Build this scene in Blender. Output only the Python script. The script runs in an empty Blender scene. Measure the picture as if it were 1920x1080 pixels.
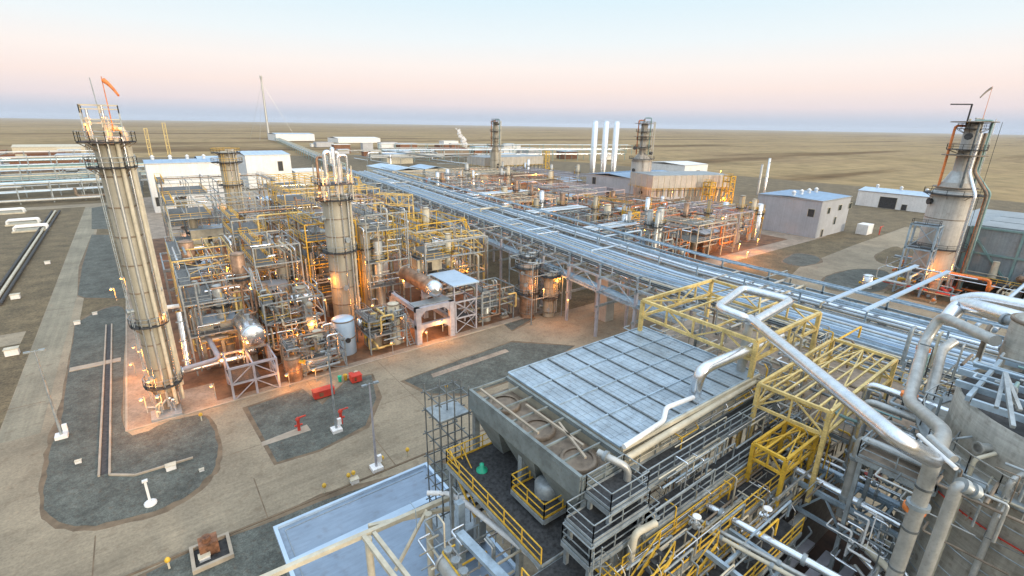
import bpy, math, random
from mathutils import Vector, Matrix
R = random.Random(7)
SC = bpy.context.scene
COL = SC.collection
PI = math.pi
rad = math.radians

# ---------------------------------------------------------------- camera, sky, sun, exposure
cam = bpy.data.cameras.new('camera'); camo = bpy.data.objects.new('camera', cam); COL.objects.link(camo)
cam.sensor_width = 36; cam.lens = 36 * 917 / 1920; cam.clip_start = .3; cam.clip_end = 60000
yaw = rad(53); pit = rad(18.4); rol = rad(.95)
fwd = Vector((math.cos(yaw) * math.cos(pit), math.sin(yaw) * math.cos(pit), -math.sin(pit)))
rgt = Vector((math.sin(yaw), -math.cos(yaw), 0)); upv = rgt.cross(fwd)
r2 = rgt * math.cos(rol) + upv * math.sin(rol); u2 = upv * math.cos(rol) - rgt * math.sin(rol)
m3 = Matrix((r2, u2, -fwd)).transposed()
camo.matrix_world = Matrix.Translation((0, 0, 40)) @ m3.to_4x4()
SC.camera = camo
SC.view_settings.view_transform = 'Standard'; SC.view_settings.look = 'None'
SC.view_settings.exposure = 0.12; SC.view_settings.gamma = 1

def lin(r, g, b):
    f = lambda c: (c / 255 / 12.92) if c <= 10 else ((c / 255 + .055) / 1.055) ** 2.4
    return (f(r), f(g), f(b), 1)

wd = bpy.data.worlds.new('World'); SC.world = wd; wd.use_nodes = True
nt = wd.node_tree; N = nt.nodes; L = nt.links; N.clear()
wo = N.new('ShaderNodeOutputWorld'); bg = N.new('ShaderNodeBackground'); L.new(bg.outputs[0], wo.inputs[0])
tc = N.new('ShaderNodeTexCoord'); sx = N.new('ShaderNodeSeparateXYZ'); L.new(tc.outputs['Generated'], sx.inputs[0])
ml = N.new('ShaderNodeMath'); ml.operation = 'MULTIPLY'; ml.inputs[1].default_value = 2; L.new(sx.outputs[2], ml.inputs[0])
cr = N.new('ShaderNodeValToRGB'); L.new(ml.outputs[0], cr.inputs[0])
stops = [(0, (172, 188, 208)), (.03, (190, 198, 213)), (.07, (230, 217, 218)), (.13, (247, 228, 220)), (.2, (248, 238, 232)),
         (.29, (234, 241, 243)), (.42, (216, 236, 245)), (1, (205, 226, 248))]
els = cr.color_ramp.elements
for i, (p, c) in enumerate(stops):
    e = els[i] if i < 2 else els.new(p)
    e.position = p; e.color = lin(*c)
# warm side of the twilight sky, behind the camera
dt = N.new('ShaderNodeVectorMath'); dt.operation = 'DOT_PRODUCT'; L.new(tc.outputs['Generated'], dt.inputs[0])
SUNAZ = rad(280); SUNEL = rad(10)
sd = Vector((math.cos(SUNAZ) * math.cos(SUNEL), math.sin(SUNAZ) * math.cos(SUNEL), math.sin(SUNEL)))
dt.inputs[1].default_value = sd
mr = N.new('ShaderNodeMapRange'); mr.inputs[1].default_value = .1; mr.inputs[2].default_value = 1; L.new(dt.outputs['Value'], mr.inputs[0])
mx = N.new('ShaderNodeMix'); mx.data_type = 'RGBA'; mx.blend_type = 'ADD'; mx.inputs[7].default_value = (.8, .58, .34, 1)
L.new(mr.outputs[0], mx.inputs[0]); L.new(cr.outputs[0], mx.inputs[6])
# the high sky is the brightest part of the dome
mz = N.new('ShaderNodeMapRange'); mz.inputs[1].default_value = .3; mz.inputs[2].default_value = .9; mz.inputs[3].default_value = 1; mz.inputs[4].default_value = 1.9
L.new(sx.outputs[2], mz.inputs[0])
vm = N.new('ShaderNodeVectorMath'); vm.operation = 'SCALE'; L.new(mx.outputs[2], vm.inputs[0]); L.new(mz.outputs[0], vm.inputs['Scale'])
L.new(vm.outputs[0], bg.inputs[0]); bg.inputs[1].default_value = 1.0

sl = bpy.data.lights.new('sun', 'SUN'); sl.energy = 2.3; sl.angle = rad(9); sl.color = (1, .82, .6)
so = bpy.data.objects.new('sun', sl); COL.objects.link(so)
so.rotation_euler = (-sd).to_track_quat('-Z', 'Y').to_euler()

# ---------------------------------------------------------------- materials
M = {}
def mat(name, col, rough=.6, metal=0, var=.12, scale=.6, col2=None, bump=0, emit=None, es=0, stretch=None, spec=.5, grime=0, fine=None):
    m = bpy.data.materials.new(name); m.use_nodes = True; t = m.node_tree; b = t.nodes['Principled BSDF']
    ge = t.nodes.new('ShaderNodeNewGeometry'); src = ge.outputs['Position']
    if stretch:
        mp = t.nodes.new('ShaderNodeMapping'); mp.inputs['Scale'].default_value = stretch; t.links.new(src, mp.inputs[0]); src = mp.outputs[0]
    no = t.nodes.new('ShaderNodeTexNoise'); no.inputs['Scale'].default_value = scale; no.inputs['Detail'].default_value = 6; no.inputs['Roughness'].default_value = .65
    t.links.new(src, no.inputs['Vector'])
    rp = t.nodes.new('ShaderNodeValToRGB'); t.links.new(no.outputs[0], rp.inputs[0])
    c2 = col2 or tuple(c * (1 - var * 2.2) for c in col)
    c1 = tuple(min(1, c * (1 + var)) for c in col) if not col2 else col
    rp.color_ramp.elements[0].position = .34; rp.color_ramp.elements[0].color = (*c2, 1)
    rp.color_ramp.elements[1].position = .66; rp.color_ramp.elements[1].color = (*c1, 1)
    outc = rp.outputs[0]
    if grime:
        n2 = t.nodes.new('ShaderNodeTexNoise'); n2.inputs['Scale'].default_value = scale * 7; n2.inputs['Detail'].default_value = 4
        t.links.new(ge.outputs['Position'], n2.inputs['Vector'])
        r3 = t.nodes.new('ShaderNodeMapRange'); r3.inputs[1].default_value = .55; r3.inputs[2].default_value = .72; r3.inputs[4].default_value = grime; t.links.new(n2.outputs[0], r3.inputs[0])
        mi = t.nodes.new('ShaderNodeMix'); mi.data_type = 'RGBA'; t.links.new(r3.outputs[0], mi.inputs[0]); t.links.new(outc, mi.inputs[6]); mi.inputs[7].default_value = (.09, .055, .03, 1)
        outc = mi.outputs[2]
    if fine:
        for st_, amt in fine:
            mp2 = t.nodes.new('ShaderNodeMapping'); mp2.inputs['Scale'].default_value = st_; t.links.new(ge.outputs['Position'], mp2.inputs[0])
            n3 = t.nodes.new('ShaderNodeTexNoise'); n3.inputs['Scale'].default_value = 1; n3.inputs['Detail'].default_value = 8; n3.inputs['Roughness'].default_value = .75; t.links.new(mp2.outputs[0], n3.inputs[0])
            r4 = t.nodes.new('ShaderNodeMapRange'); r4.inputs[1].default_value = .38; r4.inputs[2].default_value = .62; r4.inputs[3].default_value = 1 - amt; r4.inputs[4].default_value = 1 + amt * .5; t.links.new(n3.outputs[0], r4.inputs[0])
            vs = t.nodes.new('ShaderNodeVectorMath'); vs.operation = 'SCALE'; t.links.new(outc, vs.inputs[0]); t.links.new(r4.outputs[0], vs.inputs['Scale']); outc = vs.outputs[0]
    t.links.new(outc, b.inputs['Base Color'])
    b.inputs['Roughness'].default_value = rough; b.inputs['Metallic'].default_value = metal
    b.inputs['Specular IOR Level'].default_value = spec
    if bump:
        bp = t.nodes.new('ShaderNodeBump'); bp.inputs['Strength'].default_value = bump; bp.inputs['Distance'].default_value = .1
        t.links.new(no.outputs[0], bp.inputs['Height']); t.links.new(bp.outputs[0], b.inputs['Normal'])
    if emit:
        b.inputs['Emission Color'].default_value = (*emit, 1); b.inputs['Emission Strength'].default_value = es
    M[name] = m; return m
mat('galv', (.31, .355, .375), .5, .35, .15, 1.5, grime=.25)
mat('steelblue', (.36, .46, .54), .45, .35, .15, 1.0)
mat('clad', (.74, .77, .80), .24, .92, .06, 2.0, grime=.1)
mat('pipe_grey', (.44, .45, .43), .38, .45, .1, 1.5, grime=.2)
mat('insul', (.35, .325, .255), .55, .15, .1, .5, stretch=(1, 1, .25), grime=.2)
mat('cream', (.52, .48, .37), .6, 0, .1, 1)
mat('white', (.74, .75, .74), .5, 0, .05, .3, grime=.12, fine=[((3.5, 3.5, .04), .1)])
mat('paleblue', (.42, .54, .66), .42, .3, .07, .25)
mat('roofblue', (.30, .44, .60), .35, .4, .06, .2)
mat('yellow', (.68, .42, .04), .5, 0, .15, 1.5, grime=.5)
mat('paleyellow', (.70, .53, .20), .5, 0, .14, 1.5, grime=.5, fine=[((2, 2, 9), .15)])
mat('red', (.55, .05, .03), .45)
mat('orange_paint', (.75, .22, .05), .5, 0, .2, 3)
mat('green', (.02, .40, .24), .4)
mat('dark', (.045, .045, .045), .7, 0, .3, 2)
mat('opengrate', (.15, .155, .15), .7, .2, .25, 3)
mat('grating', (.05, .053, .056), .75, .2, .3, 4)
mat('rust', (.22, .10, .05), .75, 0, .3, 1.5, bump=.3)
mat('brownsteel', (.24, .19, .14), .6, .2, .2, 1.2)
mat('rustydrum', (.36, .23, .15), .42, .5, .25, .7, grime=.5)
mat('lavender', (.37, .37, .41), .6, .1, .1, 1)
mat('concrete', (.33, .265, .20), .85, 0, .12, .25, bump=.15, grime=.3, fine=[((3, 3, 3), .22), ((.3, .3, 1), .2)])
mat('kerb', (.36, .31, .24), .8, 0, .1, .6)
mat('road', (.285, .238, .165), .9, 0, .15, .09, grime=.35, bump=.1, fine=[((3, 3, 3), .22)])
mat('roadx', (.285, .238, .165), .9, 0, .13, .09, grime=.3, bump=.1, fine=[((.035, 1.6, 1), .14), ((3, 3, 3), .2)])
mat('roady', (.26, .235, .17), .9, 0, .13, .09, grime=.3, bump=.1, fine=[((1.3, .03, 1), .14), ((3, 3, 3), .2)])
mat('gravel', (.115, .125, .108), .95, 0, .16, .3, bump=.6, grime=.45, fine=[((7, 7, 7), .45), ((1.2, 1.2, 1), .2)])
mat('dirt', (.17, .125, .08), .95, 0, .2, .4, bump=.5)
mat('soil', (.19, .145, .08), .95, 0, .2, .12, col2=(.115, .09, .05), bump=.4, grime=.3, fine=[((2, 2, 2), .4), ((.25, .25, 1), .3)])
mat('greypanel', (.28, .32, .34), .55, .25, .08, .3, grime=.2, fine=[((2.5, 2.5, .05), .14)])
mat('panelpink', (.43, .41, .37), .6, .1, .08, .3, grime=.2, fine=[((2.5, 2.5, .05), .14)])
mat('teal', (.20, .33, .33), .5, .2, .1, .5)
mat('deckpanel', (.38, .46, .52), .42, .4, .12, .6, grime=.35, fine=[((1, 14, 1), .12)])
mat('roofsheet', (.22, .29, .375), .45, .2, .06, .2, grime=.2, fine=[((.4, 3, 1), .1)])
mat('tankplate', (.40, .38, .325), .5, .3, .12, .4, stretch=(.3, .3, 1.5), grime=.4, fine=[((.3, .3, 9), .16), ((2.5, 2.5, .25), .16)])
mat('panelgrey', (.40, .42, .45), .55, .1, .05, .25, grime=.12, fine=[((3.5, 3.5, .04), .14)])
mat('plenum', (.20, .235, .235), .6, .15, .15, .8, grime=.35)
mat('glowtint', (.19, .10, .052), .85, 0, .25, .35, grime=.35, bump=.2)  # concrete floor; orange lamp glow and shade are put into its red-brown colour
mat('pitshade', (.035, .018, .012), .9, 0, .3, 1)  # near-black brown with the pit's shade put into the colour
mat('darksteel', (.16, .18, .185), .5, .4, .2, 1.5, grime=.3)
mat('glass', (.02, .03, .03), .15)
mat('lampglow', (1, .55, .2), .4, emit=(1, .42, .10), es=6)
mat('lens', (.6, .6, .6), .3)
mat('steam', (.9, .9, .9), .9)
t_ = M['steam'].node_tree; t_.nodes.clear(); o_ = t_.nodes.new('ShaderNodeOutputMaterial'); v_ = t_.nodes.new('ShaderNodeBsdfTransparent'); d_ = t_.nodes.new('ShaderNodeBsdfDiffuse'); d_.inputs[0].default_value = (.9, .9, .9, 1); x_ = t_.nodes.new('ShaderNodeMixShader'); x_.inputs[0].default_value = .38; t_.links.new(v_.outputs[0], x_.inputs[1]); t_.links.new(d_.outputs[0], x_.inputs[2]); t_.links.new(x_.outputs[0], o_.inputs['Surface'])

def plain_mat():
    m = bpy.data.materials.new('steppe'); m.use_nodes = True; t = m.node_tree; b = t.nodes['Principled BSDF']; b.inputs['Roughness'].default_value = 1
    b.inputs['Specular IOR Level'].default_value = .1
    ge = t.nodes.new('ShaderNodeNewGeometry')
    def noi(sc, st, det=5):
        mp = t.nodes.new('ShaderNodeMapping'); mp.inputs['Scale'].default_value = st; mp.inputs['Rotation'].default_value = (0, 0, rad(-37)); t.links.new(ge.outputs['Position'], mp.inputs[0])
        n = t.nodes.new('ShaderNodeTexNoise'); n.inputs['Scale'].default_value = sc; n.inputs['Detail'].default_value = det; n.inputs['Roughness'].default_value = .6
        t.links.new(mp.outputs[0], n.inputs[0]); return n.outputs[0]
    def ramp(src, stops):
        r = t.nodes.new('ShaderNodeValToRGB'); t.links.new(src, r.inputs[0])
        for i, (p, c) in enumerate(stops):
            e = r.color_ramp.elements[i] if i < 2 else r.color_ramp.elements.new(p)
            e.position = p; e.color = (*c, 1)
        return r.outputs[0]
    a = ramp(noi(.0035, (1, 1, 1)), [(.3, (.21, .155, .088)), (.5, (.32, .24, .14)), (.7, (.25, .18, .11))])
    c = ramp(noi(.004, (.22, 1.6, 1), 8), [(.42, (1.06, 1.05, 1.0)), (.54, (.95, .94, .92)), (.62, (.52, .46, .42))])
    d = ramp(noi(.05, (1, 1, 1)), [(.35, (.72, .74, .7)), (.65, (1.1, 1.08, 1))])
    m1 = t.nodes.new('ShaderNodeMix'); m1.data_type = 'RGBA'; m1.blend_type = 'MULTIPLY'; m1.inputs[0].default_value = 1; t.links.new(a, m1.inputs[6]); t.links.new(c, m1.inputs[7])
    m2 = t.nodes.new('ShaderNodeMix'); m2.data_type = 'RGBA'; m2.blend_type = 'MULTIPLY'; m2.inputs[0].default_value = 1; t.links.new(m1.outputs[2], m2.inputs[6]); t.links.new(d, m2.inputs[7])
    t.links.new(m2.outputs[2], b.inputs['Base Color']); M['steppe'] = m
plain_mat()

# ---------------------------------------------------------------- mesh helpers
class MB:
    def __init__(s): s.v = []; s.f = []; s.sm = []
    def add(s, vs, fs, smooth=False):
        o = len(s.v); s.v += [tuple(p) for p in vs]; s.f += [tuple(i + o for i in f) for f in fs]; s.sm += [smooth] * len(fs); return s
    def box(s, x0, x1, y0, y1, z0, z1):
        return s.add([(x0, y0, z0), (x1, y0, z0), (x1, y1, z0), (x0, y1, z0), (x0, y0, z1), (x1, y0, z1), (x1, y1, z1), (x0, y1, z1)],
                     [(0, 3, 2, 1), (4, 5, 6, 7), (0, 1, 5, 4), (1, 2, 6, 5), (2, 3, 7, 6), (3, 0, 4, 7)])
    def cbox(s, c, sx, sy, sz): return s.box(c[0] - sx / 2, c[0] + sx / 2, c[1] - sy / 2, c[1] + sy / 2, c[2] - sz / 2, c[2] + sz / 2)
    def bar(s, a, b, w=.2, h=None):
        h = h or w; a = Vector(a); b = Vector(b); d = b - a
        if d.length < 1e-4: return s
        d.normalize(); u = Vector((0, 0, 1)) if abs(d.z) < .95 else Vector((1, 0, 0))
        x = d.cross(u).normalized(); y = x.cross(d); x *= w / 2; y *= h / 2
        return s.add([a - x - y, a + x - y, a + x + y, a - x + y, b - x - y, b + x - y, b + x + y, b - x + y],
                     [(0, 1, 2, 3), (7, 6, 5, 4), (0, 4, 5, 1), (1, 5, 6, 2), (2, 6, 7, 3), (3, 7, 4, 0)])
    def pipe(s, pts, r, n=8, bend=2.2, caps=True):
        P = [Vector(p) for p in pts]; Q = [P[0]]
        for i in range(1, len(P) - 1):
            a, b, c = P[i - 1], P[i], P[i + 1]; k = min(r * bend, (a - b).length * .48, (c - b).length * .48)
            p = b + (a - b).normalized() * k; q = b + (c - b).normalized() * k
            for j in range(5):
                t = j / 4; Q.append(p * (1 - t) ** 2 + b * 2 * t * (1 - t) + q * t * t)
        Q.append(P[-1]); prev = None; vs = []; m = len(Q)
        for i, p in enumerate(Q):
            d = (Q[min(i + 1, m - 1)] - Q[max(i - 1, 0)]).normalized()
            if prev is None: x = d.cross(Vector((0, 0, 1)) if abs(d.z) < .9 else Vector((1, 0, 0))).normalized()
            else: x = (prev - d * prev.dot(d)).normalized()
            prev = x; y = d.cross(x)
            for j in range(n):
                t = 2 * PI * j / n; vs.append(p + x * (r * math.cos(t)) + y * (r * math.sin(t)))
        fs = [(i * n + j, i * n + (j + 1) % n, (i + 1) * n + (j + 1) % n, (i + 1) * n + j) for i in range(m - 1) for j in range(n)]
        s.add(vs, fs, True)
        if caps: s.add(vs[:n][::-1], [tuple(range(n))]); s.add(vs[-n:], [tuple(range(n))])
        return s
    def tube(s, a, b, r, n=8): return s.pipe([a, b], r, n)
    def lathe(s, prof, c=(0, 0, 0), n=20, axis='z', caps=True):
        vs = []
        for r, z in prof:
            for j in range(n):
                t = 2 * PI * j / n; p = (r * math.cos(t), r * math.sin(t), z)
                if axis == 'x': p = (z, r * math.cos(t), r * math.sin(t))
                if axis == 'y': p = (r * math.sin(t), z, r * math.cos(t))
                vs.append((p[0] + c[0], p[1] + c[1], p[2] + c[2]))
        m = len(prof)
        s.add(vs, [(i * n + j, i * n + (j + 1) % n, (i + 1) * n + (j + 1) % n, (i + 1) * n + j) for i in range(m - 1) for j in range(n)], True)
        if caps:
            if prof[0][0] > .01: s.add(vs[:n][::-1], [tuple(range(n))])
            if prof[-1][0] > .01: s.add(vs[-n:], [tuple(range(n))])
        return s
    def poly(s, pts, z0, z1):
        n = len(pts)
        return s.add([(p[0], p[1], z0) for p in pts] + [(p[0], p[1], z1) for p in pts],
                     [tuple(range(n))[::-1], tuple(range(n, 2 * n))] + [(i, (i + 1) % n, (i + 1) % n + n, i + n) for i in range(n)])
    def rail(s, pts, h=1.1, w=.07, step=1.8, mid=True):
        for a, b in zip(pts, pts[1:]):
            a = Vector(a); b = Vector(b); k = max(1, int((b - a).length / step)); z = Vector((0, 0, 1))
            s.bar(a + z * h, b + z * h, w)
            if mid: s.bar(a + z * h * .52, b + z * h * .52, w * .8)
            for i in range(k + 1):
                p = a.lerp(b, i / k); s.bar(p, p + z * h, w)
        return s
    def ladder(s, x, y, z0, z1, dx=.5, dy=0, w=.07, cage=True):
        s.bar((x - dx / 2, y - dy / 2, z0), (x - dx / 2, y - dy / 2, z1), w); s.bar((x + dx / 2, y + dy / 2, z0), (x + dx / 2, y + dy / 2, z1), w)
        z = z0 + .3
        while z < z1: s.bar((x - dx / 2, y - dy / 2, z), (x + dx / 2, y + dy / 2, z), w * .6); z += .6
        return s
    def build(s, name, m, parent=None, label=None):
        me = bpy.data.meshes.new(name); o = Vector(parent.location) if parent is not None else None
        gp = parent
        while gp is not None and gp.parent is not None:
            gp = gp.parent; o = o + Vector(gp.location)
        vs = s.v
        if parent is None:
            if not vs: vs = [(0, 0, 0)]
            o = Vector((sum(v[0] for v in vs) / len(vs), sum(v[1] for v in vs) / len(vs), min(v[2] for v in vs)))
        me.from_pydata([(v[0] - o.x, v[1] - o.y, v[2] - o.z) for v in vs], [], s.f)
        me.polygons.foreach_set('use_smooth', s.sm); me.materials.append(M[m]); me.update()
        ob = bpy.data.objects.new(name, me); COL.objects.link(ob)
        if parent is not None: ob.parent = parent
        else: ob.location = o
        if label: ob['label'] = label
        return ob
def tag(o, label, cat, group=None, kind=None):
    if len(label.split()) > 16: print('LONG', label)
    o['label'] = label; o['category'] = cat
    if group: o['group'] = group
    if kind: o['kind'] = kind
    return o
def thing(name, label, cat, loc, group=None):
    o = bpy.data.objects.new(name, None); o.empty_display_size = .5; COL.objects.link(o); o.location = loc
    return tag(o, label, cat, group)
def struct(o): o['kind'] = 'structure'; return o
def copy_tree(o, loc, label=None, group=None):
    c = o.copy(); COL.objects.link(c); c.location = loc
    if label: c['label'] = label
    if group: c['group'] = group
    for ch in o.children:
        d = ch.copy(); COL.objects.link(d); d.parent = c
        for g in ch.children:
            e = g.copy(); COL.objects.link(e); e.parent = d
    return c
def smooth_poly(pts, k=6):
    n = len(pts); out = []
    for i in range(n):
        p0, p1, p2, p3 = (Vector(pts[(i + j - 1) % n]) for j in range(4))
        for j in range(k):
            t = j / k
            out.append(tuple(.5 * ((2 * p1) + (p2 - p0) * t + (2 * p0 - 5 * p1 + 4 * p2 - p3) * t * t + (3 * p1 - p0 - 3 * p2 + p3) * t ** 3)))
    return out

# ---------------------------------------------------------------- ground
def sheet(name, pts, z, m, th=.02, kind='structure'):
    o = MB().poly(pts, z - th, z).build(name, m); o['kind'] = kind; return o
rr = 30000
g = MB(); ring = [0, 150, 300, 600, 1200, 2400, 5000, 10000, 20000, rr]; ns = 64
vs = [(0, 0, -.6)] + [(r * math.cos(2 * PI * j / ns), r * math.sin(2 * PI * j / ns), -.6) for r in ring[1:] for j in range(ns)]
fs = [(0, 1 + j, 1 + (j + 1) % ns) for j in range(ns)]
for i in range(len(ring) - 2):
    for j in range(ns):
        a = 1 + i * ns + j; b = 1 + i * ns + (j + 1) % ns; fs.append((a, a + ns, b + ns, b))
g.add(vs, fs); struct(g.build('plain', 'steppe'))
site = [(-260, 20), (-60, -60), (420, -60), (440, 140), (420, 420), (300, 640), (-60, 700), (-260, 420)]
sheet('ground', site, 0, 'soil', .7)
# paved area: left road, apron and the near road
sheet('road', [(-23, 310), (-21, 82), (-24, 76), (-60, 40), (-60, -40), (150, -40), (150, 40), (105, 76), (66, 76), (66, 110), (-15, 110), (-17, 310)], .03, 'road')
sheet('road', [(-60, 48.6), (33, 48.6), (33, 56.6), (-60, 56.6)], .036, 'roadx', .006)
sheet('road', [(-22.8, 305), (-20.9, 82), (-16.6, 82), (-17.2, 305)], .036, 'roady', .006)
sheet('side_road', [(-23.2, 128), (-110, 128), (-110, 121), (-23.2, 121)], .025, 'road')
sheet('far_road', [(-60, 318), (120, 318), (120, 308), (-60, 308)], .022, 'road')
sheet('plant_road', [(120.3, 53.6), (158.6, 63.0), (206.6, 65.5), (269.6, 67.1), (271.6, 56.2), (197.8, 52.8), (171.8, 40.8), (122.0, 35.3)], .036, 'road')
sheet('plant_yard', [(105, 78), (215, 78), (235, 120), (235, 420), (112, 420)], .042, 'concrete')
# pads
sheet('unit_pad', [(-7.4, 75.8), (60, 77.5), (69, 77.5), (69, 330), (-7.4, 330)], .12, 'concrete', .15)
kb = MB()
for a, b in (((-7.4, 75.8), (60, 77.5)), ((-7.4, 75.8), (-7.4, 190))): kb.bar((*a, .1), (*b, .1), .28, .2)
struct(kb.build('kerb', 'kerb'))
def island(name, pts, inset=1.0, smooth=True, m='gravel'):
    P = smooth_poly(pts) if smooth else pts
    c = Vector((sum(p[0] for p in P) / len(P), sum(p[1] for p in P) / len(P)))
    RR = random.Random(len(P))
    sheet('verge', [tuple(Vector(p) + (Vector(p) - c).normalized() * RR.uniform(-.15, .35)) for p in P], .045, 'dirt')
    inn = []
    for p in P:
        d = Vector(p) - c; l = d.length
        inn.append(tuple(c + d * max(.3, (l - inset * RR.uniform(.6, 1.3)) / l)))
    sheet(name, inn, .06, m)
island('gravel_bed', [(-13.8, 60.5), (-15.1, 66.6), (-15.6, 76.1), (-15.2, 87.7), (-15.6, 117.0), (-15.2, 129.6), (-8.1, 134.3), (-7.8, 96.1), (-7.3, 75.0), (-1.9, 75.0), (2.1, 73.4), (2.2, 63.5), (0.4, 58.6), (-3.1, 56.0), (-9.1, 56.6)], .8)
island('gravel_bed', [(6.2, 73.4), (14.7, 74.4), (15.7, 68.1), (21.4, 73.0), (25.8, 72.6), (23.9, 64.6), (19.3, 58.3), (12.3, 56.5), (7.1, 57.2)], .7, False)
island('gravel_bed', [(28.3, 67.5), (39.0, 68.7), (52.7, 69.6), (61.6, 61.0), (47.9, 57.1), (35.1, 57.2), (29.8, 61.0)], .7, False)
island('gravel_bed', [(60.5, 99.9), (69.5, 98.0), (63.9, 76.0), (55.5, 73.3)], .5, False)
island('gravel_bed', [(-16.7, 148.9), (-18.0, 180.0), (-17.5, 230.4), (-12.4, 227.1), (-7.6, 140.4), (-15.1, 145.5)], .5, False)
island('gravel_bed', [(-18.0, 242.0), (-20.5, 302.1), (-15.1, 308.3), (-12.6, 238.6)], .5, False)
island('gravel_bed', [(-6.9, 47.8), (-2.3, 48.4), (3.3, 48.1), (10.0, 48.6), (19.5, 46.7), (24.9, 45.9), (26.1, 40.3), (10.5, 34.1), (-5.2, 40.6)], .9, False)
island('gravel_bed', [(152.5, 53.7), (169.5, 52.3), (175.1, 45.1), (153.1, 38.9), (141.0, 47.1)], .6)
island('gravel_bed', [(160.2, 69.4), (175.0, 72.0), (177.4, 66.2), (169.9, 61.5), (158.6, 63.0)], .6)
island('gravel_bed', [(194.6, 54.9), (218.4, 55.9), (204.2, 48.6), (185.4, 48.9)], .6, True, 'soil')
sheet('glow_tinted_floor', [(3.5, 77.6), (60, 79.2), (68, 79.2), (68, 210), (-3, 210), (-3, 84), (3.5, 84)], .13, 'glowtint', .006)  # sheets over the paving, tinted like shaded ground under orange lamps
sheet('glow_tinted_floor', [(112, 84), (196, 84), (200, 150), (190, 250), (126, 290), (112, 120)], .055, 'glowtint', .006)
# trench with concrete kerbs
tr = MB().poly([(-9.9, 66.9), (-9.1, 66.9), (-9.9, 122.8), (-10.6, 122.8)], .04, .075); struct(tr.build('trench', 'dark'))
tk = MB()
for a, b in (((-9.0, 66.3), (-9.8, 122.8)), ((-10.0, 66.7), (-10.7, 122.8)), ((-9.0, 66.3), (-6.6, 64.5)), ((-6.6, 64.5), (-.8, 64.3))):
    tk.bar((*a, .14), (*b, .14), .22, .26)
struct(tk.build('trench_kerb', 'kerb'))
struct(MB().box(-15, -8.2, 101.6, 103.2, .05, .16).build('crossing_slab', 'kerb'))
struct(MB().add([(*(6.7, 62.9), .09), (*(12.6, 63.6), .09), (*(12.7, 61.9), .09), (*(6.6, 61.9), .09)], [(0, 1, 2, 3)]).build('path', 'kerb'))
struct(MB().add([(*(33.5, 66.7), .09), (*(49.5, 67.4), .09), (*(49.4, 66.1), .09), (*(33.2, 65.4), .09)], [(0, 1, 2, 3)]).build('path', 'concrete'))
jt = MB()
for x in (-10, 4.5, 19, 33): jt.box(x, x + .12, 48.5, 56, .037, .043)
for x in (52, 40, 28, 16): jt.box(x, x + .06, 57.2, 77, .031, .037)
jt.box(-8, 66, 62.5, 62.56, .031, .036)
for y in (92, 140, 185): jt.box(-21.5, -17, y, y + .15, .037, .043)
struct(jt.build('road_joint', 'dirt'))
struct(MB().box(-60, 33, 48.25, 48.5, .0, .1).build('road_edge', 'dirt'))

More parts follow.
